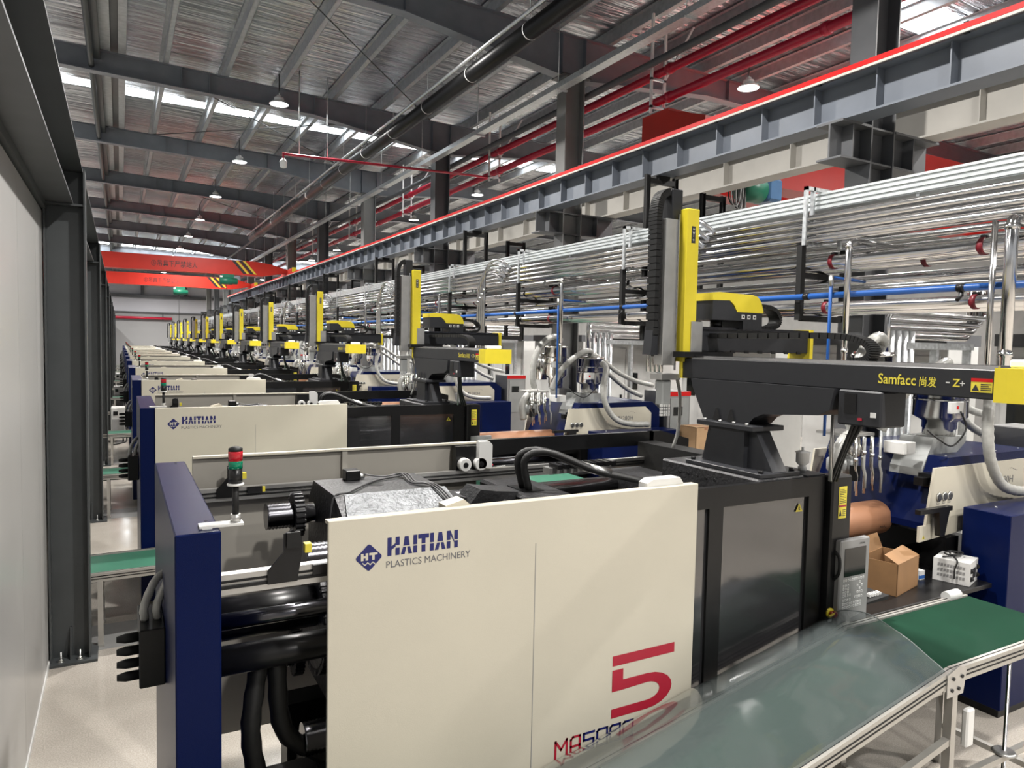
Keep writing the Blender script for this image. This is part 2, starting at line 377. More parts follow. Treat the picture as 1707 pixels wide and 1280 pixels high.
# roof
ce = MB()
def roofstrip(y0, y1):
    n = 20
    xs = [-9 + 31 * i / n for i in range(n + 1)]
    for a, c in zip(xs[:-1], xs[1:]):
        ce.add([(a, y0, rz(a) + 0.22), (c, y0, rz(c) + 0.22), (c, y1, rz(c) + 0.22), (a, y1, rz(a) + 0.22)], [(0, 1, 2, 3)])
        ce.add([(a, y0, rz(a) + 0.32), (c, y0, rz(c) + 0.32), (c, y1, rz(c) + 0.32), (a, y1, rz(a) + 0.32)], [(3, 2, 1, 0)])
SKYL = [(7.25, 8.0), (19.85, 20.42), (49.5, 54.2)]
ys = [-16.0]
for a, c in SKYL: ys += [a, c]
ys.append(YEND)
for a, c in zip(ys[0::2], ys[1::2]): roofstrip(a, c)
ceil = struct(ce, 'ceiling', 'foil')
PX = [-8.6 + 1.18 * k for k in range(26)]
PX = [0.86 + 1.18 * k for k in range(-8, 18)]
for (a, c) in SKYL:
    for x0, x1 in zip(PX[:-1], PX[1:]):
        if x0 < -4.2 or x1 > 17 or (a < 10 and x0 < 9.5):
            build(MB().add([(x0, a, rz(x0) + 0.22), (x1, a, rz(x1) + 0.22), (x1, c, rz(x1) + 0.22), (x0, c, rz(x0) + 0.22)], [(0, 1, 2, 3)]), 'foil_sheet', 'foil', ceil); continue
        if -0.6 < (x0 + x1) / 2 < 0.3: x0 = 0.13
        build(bx(x0 + 0.03, x1 - 0.03, a, c, rz(x0) + 0.2, rz(x0) + 0.24), 'skylight', 'sky_panel', ceil)
for x in PX:
    if -0.7 < x < 0.2: continue
    mb = MB(); z = rz(x)
    mb.box(x - 0.004, x + 0.004, -16, YEND, z, z + 0.2); mb.box(x, x + 0.09, -16, YEND, z, z + 0.005); mb.box(x + 0.085, x + 0.09, -16, YEND, z, z + 0.025); mb.box(x - 0.07, x, -16, YEND, z + 0.195, z + 0.2)
    build(mb, 'purlin', 'purlin_zinc', ceil)
# valley gutter above the left column line
mb = MB().box(-0.52, -0.30, -16, YEND, 8.80, 9.12); build(mb, 'gutter_box', 'steel_dark', ceil)
build(bx(-0.30, -0.12, -16, YEND, 8.98, 9.12), 'gutter_lining', 'purlin_zinc', ceil)
build(bx(-0.12, 0.02, -16, YEND, 9.04, 9.12), 'gutter_lining', 'steel_mid', ceil)
build(bx(0.02, 0.16, -16, YEND, 8.96, 9.12), 'gutter_lining', 'purlin_zinc', ceil)
build(MB().tube([(-0.46, -16, 8.66), (-0.46, YEND, 8.66)], 0.055, 8), 'eave_strut', 'steel_dark', ceil)
# brace rods under the roof
for (x0, y0, x1, y1) in ((0.9, 17.3, 6.2, 22.8), (6.2, 17.3, 0.9, 22.8), (2.0, 11.4, 6.8, 16.8), (0.9, 29.3, 6.2, 34.8)):
    build(MB().tube([(x0, y0, rz(x0) - 0.05), (x1, y1, rz(x1) - 0.05)], 0.012, 5), 'brace_rod', 'steel_dark', ceil)
# ---------------------------------------------------------------- rafters on the main grid
RY = [5.05 + 6 * k for k in range(12)]
def rafter(y, name):
    t = thing('roof_rafter', name, 'rafter', (3, y, 8.3), 'roof rafters')
    def zb(x):
        t = rz(x); h = 0.44
        if x > 0: 
            d = abs(x - 7.2)
            if d < 3.2: h = 0.44 + 0.34 * (1 - d / 3.2)
        return t - h
    xs = [-9, -0.5, 4.0, 7.2, 10.4, 22]
    for a, c in zip(xs[:-1], xs[1:]):
        web = MB().add([(a, y - 0.007, zb(a)), (c, y - 0.007, zb(c)), (c, y - 0.007, rz(c)), (a, y - 0.007, rz(a)), (a, y + 0.007, zb(a)), (c, y + 0.007, zb(c)), (c, y + 0.007, rz(c)), (a, y + 0.007, rz(a))],
                       [(0, 1, 2, 3), (7, 6, 5, 4)])
        build(web, 'web', 'rafter_grey', t)
        build(MB().bar((a, y, zb(a)), (c, y, zb(c)), 0.22, 0.02), 'bottom_flange', 'rafter_grey', t)
        build(MB().bar((a, y, rz(a) - 0.01), (c, y, rz(c) - 0.01), 0.2, 0.018), 'top_flange', 'rafter_grey', t)
    for x in (1.2, 1.75, 4.0, 6.95, 7.45, 11.0):
        build(bx(x - 0.006, x + 0.006, y - 0.1, y + 0.1, zb(x), rz(x)), 'stiffener', 'rafter_grey', t)
    return t
for k, y in enumerate((-0.95, -6.95, -12.95)): rafter(y, 'grey steel roof rafter behind the viewpoint, %s behind it' % ORD[k])
for k, y in enumerate(RY): rafter(y, 'grey steel roof rafter spanning the hall, %s from the camera' % ORD[k])
# ---------------------------------------------------------------- building columns with crane corbels
for k, y in enumerate(RY):
    t = thing('building_column', 'tall grey steel building column carrying both crane runways, %s from the camera' % ORD[k], 'column', (7.2, y, 0), 'building columns')
    top = rz(7.2) - 0.76
    cm = 'steel_column' if k % 2 else 'steel_mid'
    build(bx(7.0, 7.02, y - 0.15, y + 0.15, 0, top), 'flange', cm, t); build(bx(7.38, 7.4, y - 0.15, y + 0.15, 0, top), 'flange', cm, t)
    build(bx(7.02, 7.38, y - 0.012, y + 0.012, 0, top), 'web', cm, t)
    build(bx(6.9, 7.5, y - 0.2, y + 0.2, 0, 0.03), 'base_plate', 'steel_mid', t)
    build(bx(6.9, 7.5, y - 0.2, y + 0.2, top, top + 0.025), 'cap_plate', 'steel_mid', t)
    for x0, x1 in ((6.52, 7.0), (7.4, 8.2)):
        c = build(bx(x0, x1, y - 0.16, y + 0.16, 5.565, 5.59), 'corbel_plate', 'steel_mid', t)
        build(bx(x0, x1, y - 0.15, y + 0.15, 5.20, 5.22), 'corbel_plate', 'steel_mid', t)
        build(bx(x0, x1, y - 0.01, y + 0.01, 5.22, 5.565), 'corbel_web', 'steel_mid', t)
        xm = (x0 + x1) / 2 - 0.05
        build(bx(xm, xm + 0.016, y - 0.14, y + 0.14, 5.22, 5.565), 'corbel_stiffener', 'steel_mid', t)
    build(bx(7.02, 7.38, y - 0.14, y + 0.14, 5.20, 5.22), 'corbel_stiffener', 'steel_mid', t); build(bx(7.02, 7.38, y - 0.14, y + 0.14, 5.565, 5.585), 'corbel_stiffener', 'steel_mid', t)
# ---------------------------------------------------------------- crane runways
def runway(x, m, label, stiff, side, yend):
    t = thing('crane_runway', label, 'crane beam', (x, 3, 5.6))
    build(bx(x - 0.15, x + 0.15, 1.5, yend, 5.59, 5.612), 'bottom_flange', m, t)
    build(bx(x - 0.16, x + 0.16, 1.5, yend, 6.005, 6.03), 'top_flange', m, t)
    build(bx(x - 0.008, x + 0.008, 1.5, yend, 5.612, 6.005), 'web', m, t)
    me = MB().box(-0.12, 0.12, -0.007, 0.007, 0, 0.393).mesh('stiffener')
    for y in stiff:
        o = build(me, 'stiffener', m, t); o.location = (0, y - 3, 0.012)
    build(bx(x - 0.035, x + 0.035, 1.5, yend, 6.03, 6.085), 'crane_rail', 'steel_dark', t)
    return t
S1 = [1.7 + 0.72 * k for k in range(70)]
r1 = runway(6.7, 'runway_blue', 'long blue grey crane runway beam with a red rail above the pipe rack', S1, -1, 52.4)
runway(8.0, 'runway_cream', 'cream crane runway beam behind the blue grey one', [1.9 + 1.2 * k for k in range(42)], 1, 52.4)
t = thing('conductor_rail', 'thin bright red conductor rail along the top of the blue grey runway beam', 'rail', (6.5, 3, 6.03))
build(MB().box(6.49, 6.53, 1.5, 52.4, 6.035, 6.085), 'conductor_bar', 'rail_red', t)
build(MB().box(6.485, 6.505, 1.5, 52.4, 6.005, 6.03), 'lower_strip', 'runway_cream', t)
for k in range(34):
    y = 2.2 + 1.5 * k
    build(bx(6.50, 6.538, y - 0.02, y + 0.02, 6.0, 6.1), 'bracket', 'black', t)
# ---------------------------------------------------------------- left crane columns and beam
for k in range(10):
    y = 8.12 + 6 * k
    t = thing('crane_column', 'dark grey steel column by the white partition, %s from the camera' % ORD[k], 'column', (-0.45, y, 0), 'dark columns along the partition')
    build(bx(-0.62, -0.605, y - 0.13, y + 0.13, 0.025, 4.44), 'flange', 'steel_dark', t); build(bx(-0.295, -0.28, y - 0.13, y + 0.13, 0.025, 4.77), 'flange', 'steel_dark', t)
    build(bx(-0.605, -0.295, y - 0.006, y + 0.006, 0.025, 4.44), 'web', 'steel_dark', t)
    build(bx(-0.60, -0.295, y - 0.12, y + 0.12, 4.425, 4.445), 'cap_plate', 'steel_dark', t)
    build(bx(-0.605, -0.295, y - 0.006, y + 0.006, 4.445, 4.77), 'end_plate', 'steel_dark', t)
    build(bx(-0.66, -0.22, y - 0.2, y + 0.2, 0, 0.025), 'base_plate', 'steel_dark', t)
    build(MB().prism([(y - 0.12, 0.025), (y - 0.006, 0.025), (y - 0.006, 0.32), (y - 0.03, 0.32)], 'x', -0.455, -0.445), 'gusset', 'steel_dark', t)
    for x in (-0.53, -0.37):
        n = build(MB().lathe((x, y - 0.13, 0.025), [(0.03, 0), (0.03, 0.006)], n=10), 'washer', 'bolt_zinc', t)
        build(MB().lathe((x, y - 0.13, 0.031), [(0.018, 0), (0.018, 0.02), (0.009, 0.02), (0.009, 0.09)], n=8), 'anchor_bolt', 'bolt_zinc', t)
t = thing('partition_beam', 'dark grey steel beam running overhead on the columns by the white partition', 'steel beam', (-0.5, 3, 4.45))
build(bx(-0.62, -0.38, -2, 68, 4.45, 4.468), 'bottom_flange', 'steel_mid', t)
build(bx(-0.68, -0.30, -2, 68, 4.762, 4.78), 'top_flange', 'steel_dark', t)
build(bx(-0.506, -0.494, -2, 68, 4.468, 4.762), 'web', 'steel_dark', t)
# ---------------------------------------------------------------- high bay lamps
def lamp_proto():
    t = thing('high_bay_lamp', '', 'ceiling lamp', (3.15, 10.7, 8.42), 'high bay lamps')
    c = (3.15, 10.7, 8.42)
    s = build(MB().lathe(c, [(0.20, 0.0), (0.21, 0.015), (0.17, 0.05), (0.09, 0.08), (0.085, 0.10), (0.11, 0.105), (0.10, 0.15), (0.05, 0.17), (0.05, 0.2)], n=20, cap=False), 'reflector', 'lamp_white', t)
    build(MB().lathe(c, [(0.19, 0.004), (0.1, -0.012), (0.01, -0.014)], n=20), 'diffuser', 'lamp_glow', t)
    build(MB().tube([(3.15, 10.7, 8.6), (3.15, 10.7, 9.10)], 0.012, 6), 'hanger', 'black', t)
    ld = bpy.data.lights.new('lamp_light', 'AREA'); ld.shape = 'DISK'; ld.size = 0.36; ld.energy = LAMP_W; ld.color = (1.0, 0.965, 0.92); ld.spread = 2.7
    lo = bpy.data.objects.new('lamp_light', ld); COL.objects.link(lo); lo.parent = t; lo.location = (0, 0, -0.03)
    return t
LP = lamp_proto()
LAMPS = []
for ri, (x, nm, dy) in enumerate(((3.15, 'over the machine row', -0.35), (10.75, 'over the next bay', -0.85), (16.6, 'in the far bay', -1.5), (-4.6, 'in the bay beyond the partition', -0.35))):
    n = 0
    for k in range(-2, 12):
        y = RY[0] + 6 * k + dy
        if k < 0 and x < 0: continue
        if k < 0: lab = 'white round high bay lamp %s behind the viewpoint, %s behind it' % (nm, ORD[-1 - k])
        else: lab = 'white round high bay lamp %s, %s from the camera' % (nm, ORD[n]); n += 1
        loc = (x, y, 8.42 + rz(x) - rz(3.15))
        if not LAMPS: o = LP; o.location = loc; o['label'] = lab
        else: o = dup(LP, loc, lab)
        LAMPS.append(o)

t = thing('wall_cable_run', 'loose dark cables and brackets along the top of the white partition', 'cables', (-0.68, 3, 4.47))
for k in range(3): build(MB().tube(bez([(-0.68 + .02 * k, 2 + i * 1.2, 4.50 + .04 * ((i + k) % 2) + .01 * k) for i in range(12)], 4), 0.014, 5), 'cable', 'rubber', t)
for k in range(8): build(bx(-0.71, -0.63, 3 + 1.5 * k, 3.03 + 1.5 * k, 4.46, 4.58), 'cable_bracket', 'galvanised', t)
# ================================================================== INJECTION MOULDING MACHINES (X = machine axis, near face at Y0)
Y0 = 3.2
def front(y):   # (u, v) -> point on a plane facing the camera side (-Y)
    return lambda u, v: (u, y, v)
def leftface(x, yref):   # (u, v) on a plane facing -X, text runs from far Y to near Y
    return lambda u, v: (x, yref - u, v)
def emblem(cx, cz, r, y):
    n = 6; pts = []
    # rounded diamond
    for k in range(4):
        a = pi / 2 * k
        c = (cx + (r - 0.012) * math.cos(a), cz + (r - 0.012) * math.sin(a))
        for j in range(-2, 3): pts.append((c[0] + 0.012 * math.cos(a + j * pi / 8), c[1] + 0.012 * math.sin(a + j * pi / 8)))
    return poly_mb([pts], front(y))
def emblem_marks(cx, cz, s, y):
    P = []
    def B(x0, x1, z0, z1): P.append([(cx + x0 * s, cz + z0 * s), (cx + x1 * s, cz + z0 * s), (cx + x1 * s, cz + z1 * s), (cx + x0 * s, cz + z1 * s)])
    B(-.62, -.42, -.2, .35); B(-.26, -.06, -.2, .35); B(-.42, -.26, -.02, .15)
    B(0.02, .66, .17, .35); B(.24, .44, -.2, .17)
    z = -.32; xs = [-.5, -.3, -.1, .1, .3, .5]
    for i in range(5):
        za, zb_ = (z, z - .18) if i % 2 == 0 else (z - .18, z)
        P.append([(cx + xs[i] * s, cz + za * s), (cx + xs[i] * s, cz + (za - .1) * s), (cx + xs[i + 1] * s, cz + (zb_ - .1) * s), (cx + xs[i + 1] * s, cz + zb_ * s)])
    return poly_mb(P, front(y))
def wordmark(x0, z0, w, h, y):
    # heavy block capitals H A I T I A N with a thin slit across
    L = []
    def R(a, b, c, d): L.append([(a, c), (b, c), (b, d), (a, d)])
    u = 0.0; s1, s2 = 0.40, 0.47
    def H(u):
        R(u, u + .26, 0, 1); R(u + .52, u + .78, 0, s1); R(u + .52, u + .78, s2 + .08, 1); L.append([(u + .26, .32), (u + .52, s2), (u + .52, s2 + .2), (u + .26, s2 + .05)])
    def A(u):
        L.append([(u, 0), (u + .25, 0), (u + .36, s1), (u + .15, s1)]); L.append([(u + .5, 0), (u + .75, 0), (u + .6, s1), (u + .39 + .03, s1)])
        L.append([(u + .17, s2), (u + .58, s2), (u + .5, .98), (u + .25, .98)])
    def I(u): R(u, u + .25, 0, s1); R(u, u + .25, s2, 1)
    def T(u): R(u, u + .72, .76, 1); R(u + .23, u + .49, 0, s1); R(u + .23, u + .49, s2, .76)
    def N(u):
        R(u, u + .25, 0, s1); R(u, u + .25, s2, 1); R(u + .52, u + .77, 0, s1); R(u + .52, u + .77, s2, 1)
        L.append([(u + .25, .75), (u + .52, .3), (u + .52, s1), (u + .25, 1.0)])
    H(0); A(.86); I(1.68); T(2.0); I(2.8); A(3.12); N(3.95)
    k = w / 4.72
    return poly_mb([[(x0 + a * k, z0 + b * h) for a, b in p] for p in L], front(y))
def big_five(x0, z0, w, h, y):
    P = [[(0, .80), (1, .80), (1, 1), (0, 1)], [(0, .28), (.17, .28), (.17, .72), (0, .72)]]
    P[1] = [(0, .30), (.17, .30), (.17, .72), (0, .72)]
    for i in range(10):
        a0 = pi / 2 - pi * i / 10; a1 = pi / 2 - pi * (i + 1) / 10
        cx, cz, ro, ri = .56, .14, .36, .18
        kx = 1.15
        P.append([(cx + ro * kx * math.cos(a0), cz + ro * math.sin(a0)), (cx + ro * kx * math.cos(a1), cz + ro * math.sin(a1)), (cx + ri * kx * math.cos(a1), cz + ri * math.sin(a1)), (cx + ri * kx * math.cos(a0), cz + ri * math.sin(a0))])
    P.append([(.17, .30), (.56, .32), (.56, .50), (.17, .50)])
    P[1] = [(0, .30), (.17, .30), (.17, .72), (0, .72)]
    P.append([(0, -.22), (.56, -.22), (.56, -.04), (0, -.04)])
    return poly_mb([[(x0 + a * w, z0 + b * h) for a, b in p] for p in P], front(y))
def model_red(x0, z0, h, y):
    k = h; w = .15
    P = stroke([(0, 0), (0, 1), (.4, .45), (.8, 1), (.8, 0)], w) + stroke([(1.1, 0), (1.1, .85), (1.25, 1), (1.75, 1), (1.75, 0)], w) + stroke([(1.1, .42), (1.75, .42)], w)
    return poly_mb([[(x0 + a * k, z0 + b * k) for a, b in p] for p in P], front(y))
def model_navy(x0, z0, h, y):
    k = h; w = .15; P = []
    u = 2.05
    P += stroke([(u + .75, 1), (u, 1), (u, .58), (u + .72, .58), (u + .72, 0), (u, 0)], w)
    for u in (3.05, 4.05, 5.05): P += stroke([(u, .0), (u, .9), (u + .12, 1), (u + .75, 1), (u + .75, 0), (u, 0)], w)
    return poly_mb([[(x0 + a * k, z0 + b * k) for a, b in p] for p in P], front(y))
def threads(c, r, L, axis, n=20):
    prof = []; k = int(L / 0.019)
    for i in range(k): prof += [(r, i * L / k), (r * 0.92, (i + 0.5) * L / k)]
    prof.append((r, L)); return MB().lathe(c, prof, axis, n)
def gear(c, r, L, n=22):
    mb = MB(); poly = []
    for i in range(n * 2):
        a = pi * i / n; q = r if i % 2 else r * 0.88
        poly += [(c[1] + q * math.cos(a - 0.04), c[2] + q * math.sin(a - 0.04)), (c[1] + q * math.cos(a + 0.04), c[2] + q * math.sin(a + 0.04))]
    return mb.prism(poly, 'x', c[0], c[0] + L)
def sticker_warn(x0, z0, w, h, y, t):
    s = build(bx(x0, x0 + w, y - 0.001, y, z0, z0 + h), 'warning_sticker', 'yellow_print', t, 'yellow warning sticker with red and black print')
    L = [[(x0 + w * .05, z0 + h * .36), (x0 + w * .95, z0 + h * .36), (x0 + w * .95, z0 + h * .42), (x0 + w * .05, z0 + h * .42)]]
    build(poly_mb(L, front(y - 0.002)), 'red_bar', 'red_print', s)
    P = []
    for i in range(9):
        zz = z0 + h * (.48 + .052 * i); P.append([(x0 + w * .1, zz), (x0 + w * (.9 - .25 * (i % 3 == 2)), zz), (x0 + w * (.9 - .25 * (i % 3 == 2)), zz + h * .018), (x0 + w * .1, zz + h * .018)])
    P.append([(x0 + w * .08, z0 + h * .08), (x0 + w * .42, z0 + h * .08), (x0 + w * .25, z0 + h * .28)])
    for i in range(4):
        zz = z0 + h * (.07 + .06 * i); P.append([(x0 + w * .5, zz), (x0 + w * .9, zz), (x0 + w * .9, zz + h * .02), (x0 + w * .5, zz + h * .02)])
    build(poly_mb(P, front(y - 0.002)), 'printed_text', 'black_print', s)
    return s
def warn_triangle(x, z, r, y, t):
    s = build(poly_mb([[(x - r, z - r * .6), (x + r, z - r * .6), (x, z + r * 1.1)]], front(y)), 'warning_triangle', 'yellow_print', t, 'yellow triangular warning sticker')
    build(poly_mb([[(x - r * .12, z - r * .3), (x + r * .3, z - r * .3), (x + r * .05, z + r * .1), (x + r * .25, z + r * .15), (x - r * .05, z + r * .7), (x, z + r * .22), (x - r * .22, z + r * .18)]], front(y - 0.001)), 'printed_mark', 'black_print', s)
    return s
def machine(px0, label, full):
    """px0: left end of the sliding guard panel"""
    t = thing('moulding_machine', label, 'moulding machine', (2.4, Y0 + 1.0, 0), 'row of injection moulding machines')
    y = Y0
    # --- blue tail cover
    rc = build(bx(0.19, 0.37, y, y + 1.93, 0.12, 2.38, bev=0.006), 'tail_cover', 'navy', t, 'navy blue painted tail cover')
    for yy in (0.08, 0.11, 1.75, 1.80): build(MB().lathe((0.33 if yy < 1 else 0.31, y + yy + .1, 2.379), [(0.008, 0), (0.008, 0.003)], n=8), 'screw', 'black', rc)
    build(MB().prism([(0.37, 0.06), (0.47, 0.0), (0.62, 0.0), (0.37, 0.95)], 'y', y + 0.02, y + 0.06), 'tail_foot', 'navy', t)
    # --- signal tower on a white bracket
    tw = build(MB().box(0.29, 0.47, y + 0.06, y + 0.13, 2.382, 2.392).box(0.30, 0.34, y + 0.05, y + 0.14, 2.380, 2.384), 'signal_tower', 'white', t, 'signal tower with red and green lenses on a black pole')
    X, Y = 0.44, y + 0.095
    build(MB().lathe((X, Y, 2.392), [(0.022, 0), (0.022, 0.035), (0.018, 0.035)], n=14), 'pole_socket', 'aluminium', tw)
    build(MB().tube([(X, Y, 2.40), (X, Y, 2.56)], 0.014, 10), 'pole', 'black_matt', tw)
    build(MB().lathe((X, Y, 2.555), [(0.036, 0), (0.036, 0.008), (0.028, 0.01)], n=16), 'collar', 'white', tw)
    build(MB().lathe((X, Y, 2.565), [(0.029, 0), (0.029, 0.065)], n=16), 'lamp_base', 'black', tw)
    build(MB().lathe((X, Y, 2.63), [(0.03, 0), (0.031, 0.03), (0.03, 0.033)], n=16), 'green_lens', 'green_lens', tw)
    build(MB().lathe((X, Y, 2.663), [(0.03, 0), (0.031, 0.04), (0.03, 0.043)], n=16), 'red_lens', 'red_lens', tw)
    build(MB().lathe((X, Y, 2.706), [(0.03, 0), (0.03, 0.012), (0.015, 0.02)], n=16), 'lamp_cap', 'black_matt', tw)
    build(MB().lathe((X, Y + 0.034, 2.628), [(0.026, -.012), (0.026, 0.012)], 'y', 12), 'buzzer', 'white', tw)
    # --- bed
    for yy in (0.32, 1.50):
        build(bx(0.95, 4.5, y + yy, y + yy + 0.22, 0.18, 0.78, bev=0.01), 'bed_beam', 'black', t)
    for xx in (1.0, 2.6, 4.1): build(bx(xx, xx + 0.3, y + 0.54, y + 1.5, 0.25, 0.6), 'bed_cross_member', 'black_matt', t)
    for xx in (1.1, 2.7, 4.2):
        for yy in (0.36, 1.54): build(MB().lathe((xx, y + yy + 0.07, 0), [(0.09, 0), (0.09, 0.03), (0.04, 0.05), (0.04, 0.18)], n=12), 'levelling_foot', 'black', t)
    # --- clamp: tie bars, threaded ends, gears, platens
    for yy, zz in ((0.52, 2.05), (1.62, 2.03), (0.52, 1.08), (1.62, 1.08)):
        build(MB().tube([(1.0, y + yy, zz), (3.7, y + yy, zz)], 0.07, 18), 'tie_bar', 'steel_bar', t)
        th = build(threads((0.83, y + yy, zz), 0.088, 0.17, 'x'), 'threaded_end', 'dark_steel_bar', t)
        build(gear((1.0, y + yy, zz), 0.15, 0.06, 26), 'adjusting_gear', 'cast_iron', t)
    build(gear((1.0, y + 1.06, 1.53), 0.34, 0.05, 60), 'ring_gear', 'cast_iron', t)
    prof = [(y + 0.36, 0.9), (y + 0.36, 1.95), (y + 0.72, 2.06), (y + 1.08, 2.25), (y + 1.62, 2.25), (y + 1.76, 2.1), (y + 1.76, 0.9)]
    tp = build(MB().prism(prof, 'x', 1.14, 1.86), 'tail_platen', 'cast_iron', t, 'dark cast tail platen')
    build(MB().add([(1.13, y + 0.71, 2.07), (1.92, y + 0.71, 2.07), (1.87, y + 1.07, 2.256), (1.20, y + 1.07, 2.256), (1.12, y + .50, 2.0), (1.95, y + .50, 2.0)], [(0, 1, 2, 3), (4, 5, 1, 0)]), 'raw_chamfer', 'raw_casting', tp)
    build(MB().lathe((1.48, y + 1.32, 2.249), [(0.05, 0), (0.05, 0.003)], n=16), 'oil_port', 'black', tp)
    sb = build(bx(1.33, 1.43, y + 1.5, y + 1.6, 2.25, 2.32, bev=0.005), 'sensor_box', 'black', t)
    build(MB().tube([(1.43, y + 1.55, 2.27), (1.47, y + 1.55, 2.27)], 0.018, 8), 'cable_gland', 'bolt_zinc', sb)
    for q in range(3):
        build(MB().tube(bez([(1.47, y + 1.55, 2.28), (1.6, y + 1.52, 2.262), (1.72 + .02 * q, y + 1.5, 2.275), (1.70 + .02 * q, y + 1.25, 2.262), (1.78 + .02 * q, y + 1.06, 2.262), (1.86 + .02 * q, y + 0.75, 2.09), (1.86 + .02 * q, y + .5, 1.99)], 8), 0.006, 6), 'sensor_cable', 'cable_grey', t)
    build(MB().tube(bez([(1.72, y + 1.48, 2.268), (1.5, y + 1.40, 2.26), (1.25, y + 1.12, 2.26), (1.125, y + 1.08, 2.2), (1.12, y + 1.06, 1.7)], 8), 0.008, 6), 'sensor_cable', 'cable_grey', t)
    # hydraulic cylinder behind the tail platen
    build(MB().tube([(0.42, y + 1.0, 1.62), (1.12, y + 1.0, 1.62)], 0.12, 20), 'clamp_cylinder', 'black', t)
    build(MB().tube([(0.38, y + 0.35, 1.85), (1.1, y + 0.35, 1.85)], 0.04, 16), 'guide_rod', 'dark_steel_bar', t)
    build(MB().tube([(0.38, y + 0.35, 1.66), (1.1, y + 0.35, 1.66)], 0.07, 16), 'guide_rod', 'black', t)
    build(hose([(0.6, y + 0.45, 1.6), (0.55, y + 0.4, 1.25), (0.62, y + 0.5, 0.85)], 0.05, 8, 6), 'hydraulic_hose', 'rubber', t)
    build(hose([(0.68, y + 0.45, 1.6), (0.72, y + 0.45, 1.2), (0.95, y + 0.55, 0.95)], 0.05, 8, 6), 'hydraulic_hose', 'rubber', t)
    build(bx(0.45, 0.95, y + 0.3, y + 0.75, 0.55, 0.86, bev=0.02), 'oil_tray', 'black', t)
    # valve block outside the tail cover
    vb = build(bx(0.07, 0.19, y + 0.75, y + 1.15, 1.42, 1.72, bev=0.006), 'valve_block', 'black', t)
    for i in range(4):
        build(MB().tube([(0.07, y + 0.82, 1.47 + i * 0.066), (0.01, y + 0.82, 1.47 + i * 0.066), (-0.03, y + 0.82, 1.47 + i * 0.066)], [0.026, 0.026, 0.016], 8), 'solenoid', 'black_matt', vb)
    for i in range(2):
        build(hose([(0.10 + i * .06, y + 0.9, 1.72), (0.10 + i * .06, y + 0.9, 1.80), (0.16 + i * .06, y + 1.0, 1.90), (0.24, y + 1.1, 1.92)], 0.022, 8, 5), 'valve_hose', 'hose_clear', vb)
    # toggle links and moving platen
    for yy in (0.72, 1.22):
        build(MB().prism([(1.72, 1.75), (1.72, 2.06), (1.95, 2.16), (2.1, 2.13), (2.12, 1.98), (1.9, 1.78)], 'y', y + yy, y + yy + 0.2), 'toggle_link', 'cast_iron', t)
        build(MB().lathe((1.93, y + yy - 0.04, 2.04), [(0.1, 0), (0.1, 0.28)], 'y', 18), 'toggle_pin', 'cast_iron', t)
    build(MB().prism([(2.05, 2.0), (2.2, 2.18), (2.32, 2.16), (2.5, 2.14), (2.5, 1.7), (2.2, 1.7)], 'y', y + 0.62, y + 0.86), 'toggle_link', 'cast_iron', t)
    build(MB().prism([(2.05, 2.0), (2.2, 2.18), (2.32, 2.16), (2.5, 2.14), (2.5, 1.7), (2.2, 1.7)], 'y', y + 1.2, y + 1.44), 'toggle_link', 'cast_iron', t)
    mp = build(bx(2.48, 2.86, y + 0.3, y + 1.8, 0.85, 2.13, bev=0.02), 'moving_platen', 'cast_iron', t)
    for yy in (0.66, 1.2): build(bx(2.55, 2.72, y + yy, y + yy + 0.26, 2.12, 2.135), 'platen_pocket', 'black', mp)
    build(bx(2.86, 3.1, y + 0.6, y + 1.5, 1.2, 1.9, bev=0.01), 'mould_half', 'raw_casting', t)
    build(bx(3.35, 3.6, y + 0.6, y + 1.5, 1.2, 1.9, bev=0.01), 'mould_half', 'raw_casting', t)
    build(bx(3.67, 4.12, y + 0.1, y + 1.85, 0.8, 2.12, bev=0.015), 'fixed_platen', 'cast_iron', t, 'black fixed platen block')
    build(bx(3.67, 4.12, y + 0.06, y + 1.02, 2.12, 2.341, bev=0.012), 'platen_top_block', 'cast_iron', t)
    for i in range(5): build(MB().lathe((3.668, y + 0.45 + i * .09, 2.27), [(0.012, 0), (0.012, -0.006)], 'x', n=8), 'platen_bolt', 'black', t)
    # black hoses and valve rail over the moving platen
    for i in range(2):
        build(hose([(2.62, y + 1.35 - i * .1, 2.13), (2.58, y + 1.35 - i * .1, 2.36), (2.72, y + 1.25 - i * .1, 2.42), (3.0, y + 1.05 - i * .1, 2.3), (3.25, y + 0.9 - i * .1, 2.24), (3.5, y + 0.75 - i * .1, 2.16), (3.55, y + .6 - i * .1, 1.95)], 0.028, 8, 6), 'core_hose', 'rubber', t)
        build(MB().tube([(2.97, y + 1.085 - i * .1, 2.315), (3.1, y + 1.0 - i * .1, 2.28)], 0.034, 10), 'hose_fitting', 'bolt_zinc', t)
    vr = build(bx(2.95, 3.55, y + 1.5, y + 1.6, 2.18, 2.23), 'valve_rail', 'aluminium', t)
    for i in range(9): build(bx(2.98 + i * .065, 3.02 + i * .065, y + 1.42, y + 1.56, 2.23, 2.265), 'valve_plug', 'black', vr)
